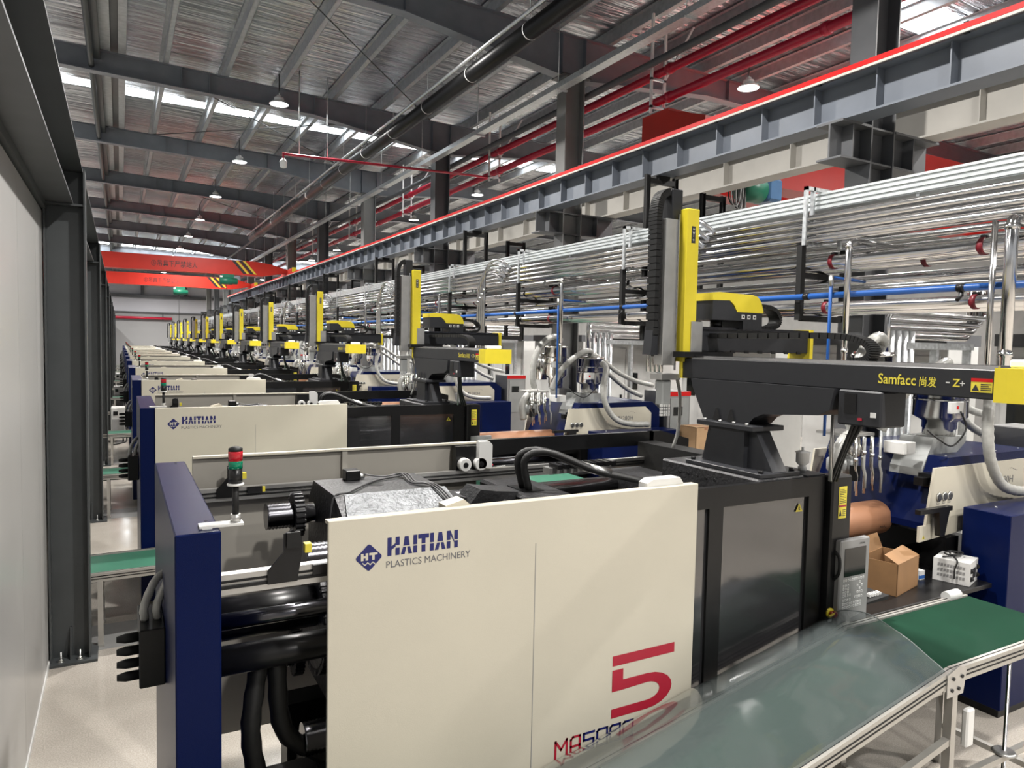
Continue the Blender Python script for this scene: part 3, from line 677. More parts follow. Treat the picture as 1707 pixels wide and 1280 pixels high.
    # --- guide rails of the sliding guards
    for yy in (0.07, 2.0):
        g = build(MB().box(0.37, 4.4, y + yy, y + yy + 0.05, 2.135, 2.165).box(0.37, 4.4, y + yy + 0.012, y + yy + 0.04, 2.105, 2.135).box(0.37, 4.4, y + yy, y + yy + 0.05, 2.075, 2.105), 'guide_rail', 'aluminium', t)
        for zz in (2.128, 2.10): build(bx(0.37, 4.4, y + yy - 0.001, y + yy + 0.012, zz, zz + .012), 'rail_slot', 'black_matt', g)
        for xx, hh in ((0.62, 0.26),):
            ss = build(MB().prism([(xx - 0.05, 2.10), (xx + 0.08, 2.10), (xx + 0.10, 2.22), (xx + 0.10, 2.30), (xx + 0.06, 2.34), (xx + 0.02, 2.32), (xx + 0.02, 2.24), (xx - 0.05, 2.16)], 'y', y + yy - 0.012, y + yy), 'stop_bracket', 'black', t)
            build(bx(xx + 0.03, xx + 0.09, y + yy - 0.03, y + yy - 0.012, 2.26, 2.33), 'limit_switch', 'black_matt', ss)
            build(bx(xx + 0.115, xx + 0.145, y + yy - 0.012, y + yy + 0.03, 2.225, 2.265), 'switch_plug', 'yellow_print', ss)
            s2 = build(bx(xx + 0.15, xx + 0.25, y + yy - 0.02, y + yy, 2.12, 2.165), 'proximity_switch', 'black', t)
            build(bx(xx + 0.25, xx + 0.27, y + yy - 0.016, y + yy - 0.004, 2.125, 2.16), 'switch_plug', 'yellow_print', s2)
    # --- near sliding guard panel with print
    px1 = px0 + 2.24
    gp = build(bx(px0, px1, y - 0.022, y, 0.35, 2.38, bev=0.003), 'guard_panel', 'cream', t, 'cream sheet metal guard panel with blue lettering')
    build(bx(px0, px1, y, y + 0.04, 2.362, 2.378), 'top_lip', 'cream', gp)
    s = px0 - 0.82; yp = y - 0.0235
    build(emblem(1.01 + s, 2.19, 0.062, yp), 'emblem', 'navy_print', gp)
    build(emblem_marks(1.01 + s, 2.19, 0.062, yp - 0.001), 'emblem_marks', 'cream', gp)
    build(wordmark(1.10 + s, 2.185, 0.365, 0.088, yp), 'lettering', 'navy_print', gp)
    build(text_mb('PLASTICS MACHINERY', front(yp), 1.095 + s, 2.128, w=0.44, h=0.033), 'small_lettering', 'grey_print', gp)
    build(bx(1.918 + s, 1.922 + s, y - 0.0235, y - 0.02, 0.9, 2.15), 'panel_seam', 'panel_grey', gp)
    build(big_five(2.45 + s, 1.13, 0.46, 0.30, yp), 'large_numeral', 'red_print', gp)
    build(model_red(2.075 + s, 0.93, 0.092, yp), 'model_lettering', 'red_print', gp); build(model_navy(2.075 + s, 0.93, 0.092, yp), 'model_digits', 'navy_print', gp)
    hb = build(MB().prism([(2.7 + s, 2.36), (2.7 + s, 2.40), (2.74 + s, 2.42), (2.95 + s, 2.42), (2.98 + s, 2.38), (2.98 + s, 2.36)], 'y', y + 0.02, y + 0.1), 'roller_cover', 'white', gp)
    build(MB().prism([(1.42 + s, 2.36), (1.42 + s, 2.385), (1.52 + s, 2.41), (1.58 + s, 2.36)], 'y', y + 0.03, y + 0.12), 'roller_cover', 'cream', gp)
    # --- far sliding guard
    fx0 = 0.43
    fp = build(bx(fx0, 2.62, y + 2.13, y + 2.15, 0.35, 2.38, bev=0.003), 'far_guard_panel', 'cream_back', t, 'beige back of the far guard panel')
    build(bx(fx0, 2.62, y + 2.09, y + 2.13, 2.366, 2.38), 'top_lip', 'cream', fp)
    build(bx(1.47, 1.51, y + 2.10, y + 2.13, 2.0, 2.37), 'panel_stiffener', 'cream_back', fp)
    build(bx(2.38, 2.62, y + 2.02, y + 2.10, 2.16, 2.36), 'roller_plate', 'black', fp)
    build(MB().prism([(2.56, 2.18), (2.68, 2.18), (2.68, 2.37), (2.65, 2.40), (2.56, 2.40)], 'y', y + 1.96, y + 2.02), 'roller_cover', 'white', fp)
    for xx in (2.44, 2.58):
        w_ = build(MB().lathe((xx, y + 1.99, 2.215), [(0.05, -.03), (0.055, -.02), (0.055, 0.02), (0.05, 0.03)], 'y', 18), 'roller', 'white', fp)
        build(MB().lathe((xx, y + 1.958, 2.215), [(0.022, -.004), (0.022, .004)], 'y', 12), 'roller_hub', 'black', fp)
    build(MB().box(2.62, 4.5, y + 2.1, y + 2.15, 2.26, 2.39), 'far_gate_rail', 'black', t)
    build(MB().prism([(4.45, 2.1), (4.95, 2.1), (4.95, 2.30), (4.6, 2.39), (4.45, 2.39)], 'y', y + 2.1, y + 2.15), 'far_gate_rail', 'black', t)
    # --- near safety gate: black frame and smoked panes
    gy = y + 0.03
    gt = build(MB().box(px1 - 0.05 if px1 > 3.0 else 2.55, 4.29, gy, gy + 0.05, 2.20, 2.33), 'gate_top_rail', 'black', t)
    gx0 = px1 if px1 > 3.0 else 2.56
    for xa, xb in ((3.21, 3.33), (4.13, 4.29)): build(bx(xa, xb, gy, gy + 0.05, 0.4, 2.20), 'gate_post', 'black', t)
    build(bx(2.55, 4.29, gy, gy + 0.05, 0.35, 0.62), 'gate_bottom_rail', 'black', t)
    build(bx(2.5, 3.21, gy + 0.02, gy + 0.028, 0.6, 2.20), 'gate_pane', 'smoked_pane', t, 'smoked clear gate pane'); pane = build(bx(3.33, 4.13, gy + 0.02, gy + 0.028, 0.6, 2.20), 'gate_pane', 'smoked_pane', t, 'smoked clear gate pane')
    for i in range(3): build(MB().tube([(2.6, y + 0.42, 1.95 - .13 * i), (3.7, y + 0.42, 1.95 - .13 * i)], 0.025 - 0.004 * i, 8), 'water_pipe', 'aluminium', t)
    warn_triangle(4.05, 2.12, 0.035, gy + 0.012, pane)
    # --- end frame with stickers and emergency stop
    ef = build(bx(4.31, 4.52, y - 0.02, y + 0.12, 0.3, 2.33, bev=0.012), 'end_frame', 'black', t)
    build(bx(4.31, 4.52, y + 0.12, y + 2.1, 2.0, 2.3), 'end_frame', 'black_matt', t)
    sticker_warn(4.375, 2.03, 0.085, 0.225, y - 0.0215, ef)
    es = build(MB().lathe((4.33, y - 0.02, 1.37), [(0.036, 0.0), (0.036, -.012), (0.02, -.012)], 'y', 16), 'emergency_stop', 'yellow', t, 'red emergency stop on a yellow ring')
    build(MB().lathe((4.33, y - 0.02, 1.37), [(0.016, -.012), (0.016, -.03), (0.024, -.03), (0.024, -.05), (0.01, -.055)], 'y', 14), 'push_button', 'red_print', es)
    build(bx(4.315, 4.355, y - 0.024, y - 0.02, 1.305, 1.322), 'name_plate', 'white', es)
    build(MB().tube(bez([(4.36, y - .02, 1.60), (4.36, y - .06, 1.66), (4.36, y - .06, 1.76), (4.36, y - .02, 1.8)], 6), 0.012, 6), 'gate_handle', 'black_matt', t)
    lb = build(MB().lathe((4.26, y + 0.2, 2.34), [(0.03, 0), (0.03, .03), (0.02, .035), (0.045, .06), (0.045, .13), (0.055, .135), (0.01, .15), (0.01, .17)], n=14), 'lubricator', 'lamp_white', t)
    build(bx(4.13, 4.31, y + 0.05, y + 0.4, 2.30, 2.34), 'frame_top', 'robot_grey', t)
    n_before = set(t.children)
    # --- control panel on an arm
    cp = build(bx(4.50, 4.82, y - 0.06, y - 0.01, 1.28, 1.88, bev=0.008), 'control_panel', 'panel_grey', t, 'grey operator panel with screen and keypad')
    build(bx(4.545, 4.775, y - 0.063, y - 0.059, 1.62, 1.82), 'screen', 'screen', cp)
    build(text_mb('AK868', front(y - 0.062), 4.70, 1.84, w=0.06, h=0.013), 'brand_print', 'black_print', cp)
    K = MB(); K2 = MB()
    def key(u, v):
        x, z = 4.545 + 0.0235 * u, 1.595 - 0.0235 * v
        K.box(x - .0075, x + .0075, y - 0.064, y - 0.059, z - .0075, z + .0075); K2.add([(x - .004, y - .0645, z - .004), (x + .004, y - .0645, z - .004), (x + .004, y - .0645, z + .004), (x - .004, y - .0645, z + .004)], [(0, 1, 2, 3)])
    for i in range(10): key(i, 0)
    for j in range(4):
        for i in range(3): key(i, 1.6 + j)
    key(3, 4.6); key(7.5, 1.2); key(6.5, 2.2); key(8.5, 2.2); key(7.5, 3.2)
    for i in range(3): key(6.5 + i, 4.2)
    for i in range(4): key(i, 6); key(5.5 + i, 5.6)
    for j in range(2):
        for i in range(9): key(i, 7.2 + j)
    k1 = build(K, 'keypad', 'key_white', cp); k1['kind'] = 'stuff'
    k2 = build(K2, 'keypad_symbols', 'grey_print', cp); k2['kind'] = 'stuff'
    build(MB().box(4.54, 4.62, y - 0.01, y + 0.06, 1.35, 1.7), 'panel_arm', 'black', t)
    pd = build(MB().prism([(4.84, 1.36), (5.12, 1.36), (5.14, 1.39), (4.84, 1.37)], 'y', y - 0.02, y + 0.16), 'switch_tray', 'black_matt', t)
    for i in range(5): build(bx(4.97 + i * .03, 4.985 + i * .03, y + 0.02, y + 0.06, 1.385, 1.405), 'switch', 'white', pd)
    build(MB().lathe((4.9, y + 0.1, 1.38), [(0.02, 0), (0.02, .03), (0.03, .03), (0.028, .05)], n=12), 'push_button', 'red_print', pd)
    for o_ in set(t.children) - n_before: o_.location.x -= 0.13
    # --- injection side
    build(bx(4.53, 8.35, y + 0.42, y + 1.85, 0.2, 1.16, bev=0.01), 'injection_bed', 'black', t)
    build(bx(4.53, 6.66, y + 0.10, y + 1.85, 1.16, 1.2, bev=0.004), 'bed_deck', 'black', t)
    build(MB().lathe((4.9, y + 1.0, 1.62), [(0.1, 0), (0.16, 0.02), (0.16, 1.45), (0.13, 1.5), (0.07, 1.5), (0.07, 1.7)], 'x', 24), 'barrel_cover', 'copper_wrap', t, 'copper brown insulated barrel cover')
    build(text_mb('ASIC', front(y + 0.845), 6.17, 1.56, w=0.1, h=0.035), 'barrel_print', 'black_print', t)
    for yy in (0.78, 1.45): build(MB().tube([(4.13, y + yy, 1.33), (6.9, y + yy, 1.33)], 0.055, 14), 'carriage_rod', 'dark_steel_bar', t)
    build(bx(6.64, 6.84, y + 0.5, y + 1.6, 1.16, 1.5), 'carriage_block', 'black', t)
    # carriage cover: navy top, cream sides
    cy0, cy1 = y + 0.48, y + 1.75
    body = [(6.33, 1.66), (6.60, 2.25), (8.1, 2.25), (8.28, 2.12), (8.28, 1.60), (6.33, 1.60)]
    cb = build(MB().prism(body, 'y', cy0 + 0.012, cy1 - 0.012), 'carriage_cover', 'navy', t, 'navy and cream injection carriage cover')
    cream_ = [(6.37, 2.17), (7.95, 2.17), (8.08, 2.06), (8.08, 1.62), (6.9, 1.56), (6.18, 1.52), (6.18, 1.66), (6.27, 1.66)]
    sp = build(MB().prism(cream_, 'y', cy0 - 0.004, cy0 + 0.02), 'cream_side_panel', 'cream', t); build(MB().prism(cream_, 'y', cy1 - 0.02, cy1 + 0.004), 'cream_side_panel', 'cream', t)
    for i in range(3):
        g = build(MB().lathe((6.44 + i * 0.085, cy0 - 0.004, 1.905), [(0.038, 0), (0.038, -.012), (0.03, -.012)], 'y', 18), 'pressure_gauge', 'bolt_zinc', t)
        build(MB().lathe((6.44 + i * 0.085, cy0 - 0.004, 1.905), [(0.029, -.012), (0.02, -.014)], 'y', 16), 'gauge_dial', 'gauge', g)
        build(text_mb('bar', front(cy0 - 0.006), 6.415 + i * .085, 1.838, w=0.05, h=0.018), 'gauge_print', 'grey_print', g)
    build(text_mb('1280H', front(cy0 - 0.006), 7.42, 1.95, w=0.26, h=0.07), 'model_print', 'grey_print', t)
    build(poly_mb([[(7.35, 1.96), (7.385, 1.96), (7.40, 2.02), (7.355, 2.02)]] + [[(7.58 + .03 * i, 2.075 + .012 * math.sin(i * .9)), (7.585 + .03 * i + .004 * i, 2.075 + .012 * math.sin(i * .9)), (7.585 + .03 * i + .004 * i, 2.082 + .015 * math.sin(i * .9)), (7.58 + .03 * i, 2.082 + .015 * math.sin(i * .9))] for i in range(6)], front(cy0 - 0.006)), 'model_mark', 'grey_print', t)
    warn_triangle(6.24, 1.555, 0.022, cy0 - 0.006, t)
    build(MB().prism([(6.02, 1.84), (6.5, 1.84), (6.5, 1.80), (6.46, 1.80), (6.40, 1.58), (6.33, 1.58), (6.30, 1.80), (6.02, 1.80)], 'y', cy0 - 0.1, cy0 - 0.05), 'hook_bracket', 'black', t)
    for i in range(4): build(MB().lathe((6.7 + i * .42, cy0 + 0.1, 2.25), [(0.01, 0), (0.008, .006)], n=8), 'cover_screw', 'white', cb)
    # hopper throat
    build(MB().prism([(6.50, 2.0), (6.66, 2.0), (7.20, 2.34), (7.20, 2.40), (6.66, 2.40), (6.64, 2.34), (6.52, 2.12)], 'y', y + 0.68, y + 1.0), 'hopper_throat', 'hopper_cast', t)
    build(bx(6.28, 6.46, y + 0.72, y + 0.92, 2.26, 2.37, bev=0.005), 'junction_box', 'white', t)
    build(MB().box(6.42, 6.6, y + 0.5, y + 0.66, 1.98, 2.10).box(6.32, 6.42, y + 0.55, y + 0.64, 2.0, 2.07), 'feed_motor', 'black', t)
    return t
mach1 = machine(0.82, 'nearest cream and navy moulding machine with its guard slid open, toggle clamp showing', True)
MACH = [mach1]
m2 = machine(0.345, 'second moulding machine behind the nearest, guard panel closed up to its blue tail cover', True)
m2.location.y += PITCH; MACH.append(m2)
for k in range(2, NM):
    MACH.append(dup(m2, (2.4, Y0 + 1.0 + PITCH * k, 0), 'cream and navy moulding machine, %s in the row from the camera' % ORD[k]))
# ================================================================== TAKE-OUT ROBOTS
def robot(label):
    t = thing('takeout_robot', label, 'robot', (4.0, 3.9, 2.342), 'take-out robots on the fixed platens')
    zb = 2.342
    build(bx(3.70, 4.08, 3.27, 3.99, zb, zb + 0.03, bev=0.004), 'base_plate', 'robot_grey', t)
    for yy in (3.31, 3.95):
        for xx in (3.74, 4.04): build(MB().lathe((xx, yy, zb + 0.03), [(0.018, 0), (0.018, 0.02)], n=8), 'base_bolt', 'black', t)
    # pedestal: central column and two flared gussets
    build(bx(3.80, 4.02, 3.52, 3.84, zb + 0.03, 2.635), 'pedestal', 'robot_grey', t)
    build(MB().prism([(3.30, zb + .03), (3.52, zb + .03), (3.52, 2.635), (3.46, 2.635)], 'x', 3.84, 3.98), 'pedestal_gusset', 'robot_grey', t)
    build(MB().prism([(3.96, zb + .03), (3.84, zb + .03), (3.84, 2.635), (3.90, 2.635)], 'x', 3.84, 3.98), 'pedestal_gusset', 'robot_grey', t)
    build(bx(3.77, 4.08, 3.42, 3.96, 2.635, 2.67, bev=0.004), 'top_plate', 'robot_grey', t)
    for yy in (3.5, 3.62, 3.75, 3.9): build(MB().lathe((3.80, yy, 2.67), [(0.014, 0), (0.014, 0.015)], n=8), 'plate_bolt', 'bolt_zinc', t)
    arm = [(4.13, 2.965), (4.11, 2.90), (3.98, 2.67), (3.55, 2.67), (3.50, 2.72), (3.42, 2.755), (2.98, 2.79), (2.90, 2.83), (2.87, 2.965)]
    build(MB().prism(arm, 'x', 3.86, 4.1), 'support_arm', 'robot_grey', t)
    for yy in (3.84, 3.70): build(MB().prism([(yy - .03, 2.672), (yy + .03, 2.672), (yy, 2.76)], 'x', 3.84, 3.87), 'arm_rib', 'black_matt', t)
    cb = build(bx(3.88, 4.12, 2.57, 2.86, 2.75, 2.965, bev=0.01), 'terminal_box', 'robot_grey', t)
    build(bx(3.875, 3.882, 2.60, 2.635, 2.81, 2.84), 'socket', 'white', cb); build(bx(3.872, 3.882, 2.69, 2.715, 2.785, 2.80), 'push_button', 'red_print', cb); build(bx(3.875, 3.882, 2.73, 2.81, 2.82, 2.945), 'vent', 'black', cb)
    # traverse beam toward the camera
    bm_ = build(bx(3.90, 4.20, 1.95, 4.29, 2.965, 3.12, bev=0.006), 'traverse_beam', 'robot_grey', t, 'dark grey traverse beam with yellow lettering')
    for k in range(7): build(bx(3.894, 3.905, 2.9 + k * .2, 2.93 + k * .2, 2.957, 2.967), 'beam_clip', 'black', bm_)
    for xx in (3.93, 4.15): build(bx(xx, xx + 0.025, 1.98, 4.25, 3.12, 3.14), 'linear_rail', 'steel_bar', bm_)
    build(MB().prism([(3.88, 1.97), (3.88, 1.91), (3.90, 1.83), (4.22, 1.75), (4.22, 1.97)], 'z', 2.955, 3.13), 'end_cap', 'yellow', bm_, 'yellow end cap')
    build(bx(3.89, 4.21, 4.27, 4.30, 2.96, 3.125), 'end_cap', 'yellow', bm_)
    pl = leftface(3.8985, 2.61)
    build(text_mb('Samfacc', pl, 0.0, 3.015, w=0.225, h=0.06, bold=0.012), 'lettering', 'yellow_print', bm_)
    build(text_mb('尚发', pl, 0.245, 3.012, w=0.095, h=0.056, bold=0.006), 'lettering', 'yellow_print', bm_)
    build(text_mb('Z', pl, 0.425, 3.022, h=0.042, bold=0.012), 'axis_letter', 'yellow_print', bm_); build(text_mb('-', pl, 0.39, 3.038, w=0.02), 'axis_sign', 'white', bm_); build(text_mb('+', pl, 0.463, 3.028, h=0.026), 'axis_sign', 'white', bm_)
    ws = build(poly_mb([[(.52, 3.0), (.625, 3.0), (.625, 3.07), (.52, 3.07)]], pl), 'warning_sticker', 'yellow_print', bm_, 'yellow and red warning sticker')
    pl2 = leftface(3.8978, 2.61)
    build(poly_mb([[(.52, 3.055), (.625, 3.055), (.625, 3.073), (.52, 3.073)]], pl2), 'red_header', 'rail_red', ws)
    P = [[(.525, 3.007), (.562, 3.007), (.5435, 3.042)]]
    for i in range(4): P.append([(.568, 3.01 + .01 * i), (.62 - .012 * (i == 2), 3.01 + .01 * i), (.62 - .012 * (i == 2), 3.015 + .01 * i), (.568, 3.015 + .01 * i)])
    build(poly_mb(P, pl2), 'printed_text', 'black_print', ws)
    build(bx(3.97, 4.13, 1.84, 1.95, 3.13, 3.175, bev=0.01), 'damper_block', 'lamp_white', bm_)
    def shifted(d):
        def f(mb, name, m, parent=None, label=None):
            o = build(mb, name, m, parent, label)
            if parent is t: o.location = d
            return o
        return f
    bk = shifted((-0.15, 0.06, 0.0)); bmst = shifted((-0.165, -0.05, -0.06))
    # carriage and kick arm along the machine axis
    bk(bx(3.98, 4.5, 4.12, 4.52, 3.125, 3.17), 'carriage', 'black', t)
    kb = bk(bx(4.16, 5.52, 4.22, 4.42, 3.17, 3.36, bev=0.006), 'kick_arm', 'robot_grey', t)
    for k in range(8): bk(bx(4.25 + k * .16, 4.30 + k * .16, 4.214, 4.222, 3.162, 3.185), 'arm_clip', 'black', kb)
    bk(bx(5.52, 5.56, 4.2, 4.44, 3.12, 3.38), 'arm_end_cap', 'yellow', kb)
    bk(bx(4.2, 5.5, 4.20, 4.22, 3.35, 3.372), 'linear_rail', 'dark_steel_bar', kb)
    bk(bx(4.10, 4.22, 4.18, 4.46, 3.13, 3.41, bev=0.004), 'bearing_block', 'aluminium', t)
    # drive head: grey body, yellow hood
    hy0, hy1 = 4.16, 4.46
    body = [(4.30, 3.43), (4.30, 3.585), (4.48, 3.59), (4.565, 3.50), (4.86, 3.50), (4.86, 3.36), (4.64, 3.36), (4.64, 3.43)]
    hd = bk(MB().prism(body, 'y', hy0, hy1), 'drive_head', 'robot_grey', t)
    hood = [(4.295, 3.585), (4.295, 3.645), (4.50, 3.645), (4.78, 3.635), (4.83, 3.60), (4.865, 3.50), (4.565, 3.50), (4.48, 3.59)]
    hood = [(4.295, 3.585), (4.295, 3.645), (4.36, 3.652), (4.74, 3.645), (4.80, 3.63), (4.84, 3.59), (4.867, 3.52), (4.867, 3.50), (4.565, 3.50), (4.53, 3.555), (4.48, 3.59)]
    bk(MB().prism(hood, 'y', hy0 - 0.004, hy1 + 0.004), 'drive_hood', 'yellow', t, 'yellow rounded drive hood')
    for k in range(3):
        w_ = bk(bx(4.62 + k * .065, 4.655 + k * .065, hy0 - 0.003, hy0, 3.445, 3.48), 'indicator_plate', 'white', hd)
        bk(bx(4.63 + k * .065, 4.645 + k * .065, hy0 - 0.005, hy0 - .002, 3.455, 3.47), 'indicator_hole', 'black', hd)
    bk(MB().tube([(4.48, 4.3, 3.36), (4.48, 4.3, 3.44)], 0.05, 10), 'drive_shaft', 'black', t)
    bk(chain([(4.86, 4.31, 3.565), (5.02, 4.31, 3.565), (5.13, 4.31, 3.54), (5.19, 4.31, 3.48), (5.18, 4.31, 3.42), (5.10, 4.31, 3.385), (4.9, 4.31, 3.38)], (0, 0.12, 0), 0.035, 4), 'cable_chain', 'black_matt', t)
    bk(chain([(4.36, 4.2, 3.30), (4.36, 3.6, 3.30), (4.36, 3.1, 3.30), (4.36, 2.88, 3.27), (4.36, 2.80, 3.21), (4.36, 2.83, 3.15), (4.36, 2.95, 3.135)], (0.1, 0, 0), 0.04, 6), 'cable_chain', 'black_matt', t)
    bk(bx(4.28, 4.44, 2.7, 4.5, 3.09, 3.115), 'chain_tray', 'black', t)
    # vertical arm
    ma = bmst(bx(3.885, 4.03, 4.36, 4.46, 3.12, 4.26, bev=0.004), 'vertical_arm', 'aluminium', t, 'silver vertical arm profile')
    bmst(bx(4.0, 4.012, 4.345, 4.36, 3.08, 4.3), 'arm_rail', 'steel_bar', ma)
    bmst(bx(4.045, 4.17, 4.30, 4.43, 3.15, 4.345, bev=0.004), 'arm_cover', 'yellow', t, 'yellow vertical arm cover')
    st = bmst(bx(4.09, 4.13, 4.298, 4.301, 4.08, 4.21), 'axis_sticker', 'black_print', t)
    bmst(text_mb('Y', front(4.2965), 4.097, 4.128, w=0.026, h=0.04), 'axis_letter', 'white', st); bmst(text_mb('+', front(4.2965), 4.10, 4.095, w=0.02), 'axis_sign', 'white', st); bmst(text_mb('-', front(4.2965), 4.10, 4.185, w=0.02), 'axis_sign', 'white', st)
    bmst(bx(3.955, 4.065, 4.38, 4.5, 4.24, 4.5, bev=0.006), 'arm_head', 'robot_grey', t)
    bmst(chain([(3.99, 4.44, 4.45), (3.94, 4.44, 4.475), (3.875, 4.44, 4.43), (3.845, 4.44, 4.32), (3.845, 4.44, 4.1), (3.845, 4.44, 3.75), (3.845, 4.44, 3.35)], (0, 0.1, 0), 0.055, 7), 'cable_chain', 'black_matt', t)
    bmst(MB().prism([(3.80, 3.2), (3.87, 3.2), (3.87, 3.42), (3.82, 3.42)], 'y', 4.4, 4.5), 'chain_bracket', 'robot_grey', t)
    gr = bmst(bx(3.87, 4.06, 4.34, 4.48, 3.005, 3.05), 'wrist_plate', 'aluminium', t)
    bmst(bx(3.90, 3.99, 4.36, 4.45, 2.80, 3.005, bev=0.01), 'gripper_body', 'hopper_cast', t)
    gp = MB()
    for i in range(4):
        for j in range(4): gp.box(3.875 + i * .024, 3.893 + i * .024, 4.34, 4.36, 2.72 + j * .024, 2.738 + j * .024)
    g = bmst(gp, 'gripper_grid', 'white', t); g['kind'] = 'stuff'
    bmst(MB().tube(bez([(4.08, 4.4, 3.02), (4.12, 4.4, 2.85), (4.13, 4.42, 2.6), (4.08, 4.42, 2.45)], 6), 0.014, 6), 'vacuum_hose', 'hose_clear', t)
    # cable bundle dropping from the terminal box
    for k in range(3): build(MB().tube(bez([(4.02, 2.84 - .03 * k, 2.75), (4.07 + .02 * k, 2.95, 2.55), (4.2 + .03 * k, 3.12, 2.32)], 5), 0.012, 6), 'drop_cable', 'rubber', t)
    build(MB().tube([(4.1, 3.05, 2.34), (4.1, 3.05, 2.8)], 0.012, 6), 'support_rod', 'aluminium', t)
    return t
R0 = robot('nearest take-out robot with yellow mast, hood and end cap above the front machine')
for k in range(1, NM):
    dup(R0, (4.0, 3.9 + PITCH * k, 2.342), 'yellow and grey take-out robot on the %s machine from the camera' % ORD[k])
# ================================================================== HOPPERS AND MATERIAL HOSES
def hopper(label):
    t = thing('material_hopper', label, 'hopper', (6.9, 4.2, 2.42), 'stainless hoppers on the injection units')
    def cyl(x, y, z0, z1, r, nm):
        h = (z1 - z0)
        b_ = build(MB().lathe((x, y, z0), [(r * .6, 0), (r * .6, h * .1), (r * .64, h * .11), (r * .64, h * .22), (r, h * .3), (r, h * .93), (r * 1.04, h * .93), (r * 1.04, h * .96), (r * .98, h * .97), (r * .9, h)], n=24), nm, 'stainless', t)
        for q in (.55, .7): build(MB().lathe((x, y, z0 + h * q), [(r * 1.012, 0), (r * 1.012, 0.012)], n=24, cap=False), 'clamp_band', 'steel_bar', b_)
        return b_
    a = cyl(7.02, 4.04, 2.402, 3.02, 0.24, 'drying_hopper')
    build(bx(6.72, 6.92, 3.76, 3.80, 2.64, 2.75, bev=0.004), 'control_box', 'white', a); build(bx(6.80, 6.83, 3.755, 3.761, 2.68, 2.71), 'red_mark', 'rail_red', a)
    c = cyl(6.62, 4.5, 2.46, 3.2, 0.2, 'loader_hopper')
    build(bx(6.40, 6.50, 4.27, 4.31, 2.82, 2.92), 'control_box', 'white', c)
    build(MB().lathe((6.4, 4.62, 2.6), [(0.1, 0), (0.1, 0.42), (0.06, 0.45)], n=16), 'filter_pot', 'stainless', t)
    # mixer cluster left of the throat
    for i, (x, y) in enumerate(((6.0, 4.35), (6.12, 4.35), (6.24, 4.35), (6.06, 4.5), (6.2, 4.5))):
        build(MB().lathe((x, y, 2.18), [(0.02, 0), (0.035, 0.02), (0.035, 0.1), (0.02, 0.12), (0.02, 0.2), (0.03, 0.21), (0.03, 0.24)], n=10), 'valve_post', 'stainless', t)
    build(bx(5.94, 6.32, 4.24, 4.6, 2.40, 2.425), 'valve_plate', 'aluminium', t)
    build(MB().lathe((6.08, 4.4, 2.06), [(0.1, -.05), (0.14, 0), (0.14, .1), (0.08, .14)], n=14), 'water_pot', 'hopper_cast', t)
    build(bx(5.94, 6.0, 4.15, 4.22, 2.0, 2.14), 'small_motor', 'black', t)
    # ribbed clear hoses
    build(hose([(6.62, 4.45, 3.2), (6.62, 4.4, 3.30), (6.45, 4.35, 3.34), (6.22, 4.32, 3.22), (6.08, 4.32, 2.95), (6.05, 4.32, 2.65), (6.1, 4.32, 2.42)], 0.055, 10, 8), 'feed_hose', 'hose_clear', t)
    build(hose([(6.98, 3.98, 3.03), (6.95, 3.95, 3.10), (6.8, 3.9, 3.10), (6.6, 3.95, 2.98), (6.45, 4.1, 2.75), (6.35, 4.2, 2.45)], 0.05, 10, 7), 'feed_hose', 'hose_clear', t)
    build(hose([(7.05, 3.75, 2.92), (7.05, 3.62, 2.82), (6.95, 3.56, 2.55), (7.0, 3.55, 2.25), (7.2, 3.55, 2.0), (7.5, 3.55, 1.90), (7.9, 3.52, 1.88)], 0.05, 10, 8), 'feed_hose', 'hose_clear', t)
    build(hose([(7.0, 4.35, 3.05), (7.4, 4.4, 3.02), (7.9, 4.45, 2.74), (8.3, 4.45, 2.58), (8.75, 4.45, 2.48)], 0.045, 8, 8), 'feed_hose', 'hose_clear', t)
    build(hose([(7.2, 4.2, 2.92), (7.5, 4.3, 2.78), (8.0, 4.3, 2.45), (8.36, 4.3, 2.3)], 0.045, 8, 8), 'feed_hose', 'hose_clear', t)
    build(hose([(5.88, 4.3, 1.95), (5.85, 4.3, 2.2), (5.95, 4.3, 2.36), (6.1, 4.3, 2.42)], 0.06, 10, 7), 'feed_hose', 'hose_clear', t)
    for k in range(7):
        x = 5.94 + .06 * k; yy = 4.16 + .05 * (k % 2)
        build(MB().tube([(x, yy, 2.40), (x, yy, 2.12), (x + .03, yy, 2.05), (x + .03, yy, 1.86 + .03 * (k % 3))], 0.012 + .004 * (k % 2), 6), 'water_line', ('stainless', 'stainless', 'hose_clear', 'pipe_chrome')[k % 4], t)
        build(MB().lathe((x, yy, 2.2 + .03 * (k % 3)), [(0.02, -.015), (0.02, .015)], n=8), 'line_fitting', 'bolt_zinc', t)
    build(MB().tube(bez([(6.85, 3.75, 2.66), (6.9, 3.72, 2.5), (6.7, 3.72, 2.35), (6.5, 3.74, 2.42), (6.42, 3.8, 2.5)], 6), 0.008, 5), 'signal_cable', 'rubber', t)
    return t
H0 = hopper('shiny steel hopper and hose group on the nearest injection unit')
for k in range(1, NM): dup(H0, (6.9, 4.2 + PITCH * k, 2.42), 'shiny steel hopper and hose group on the %s injection unit from the camera' % ORD[k])
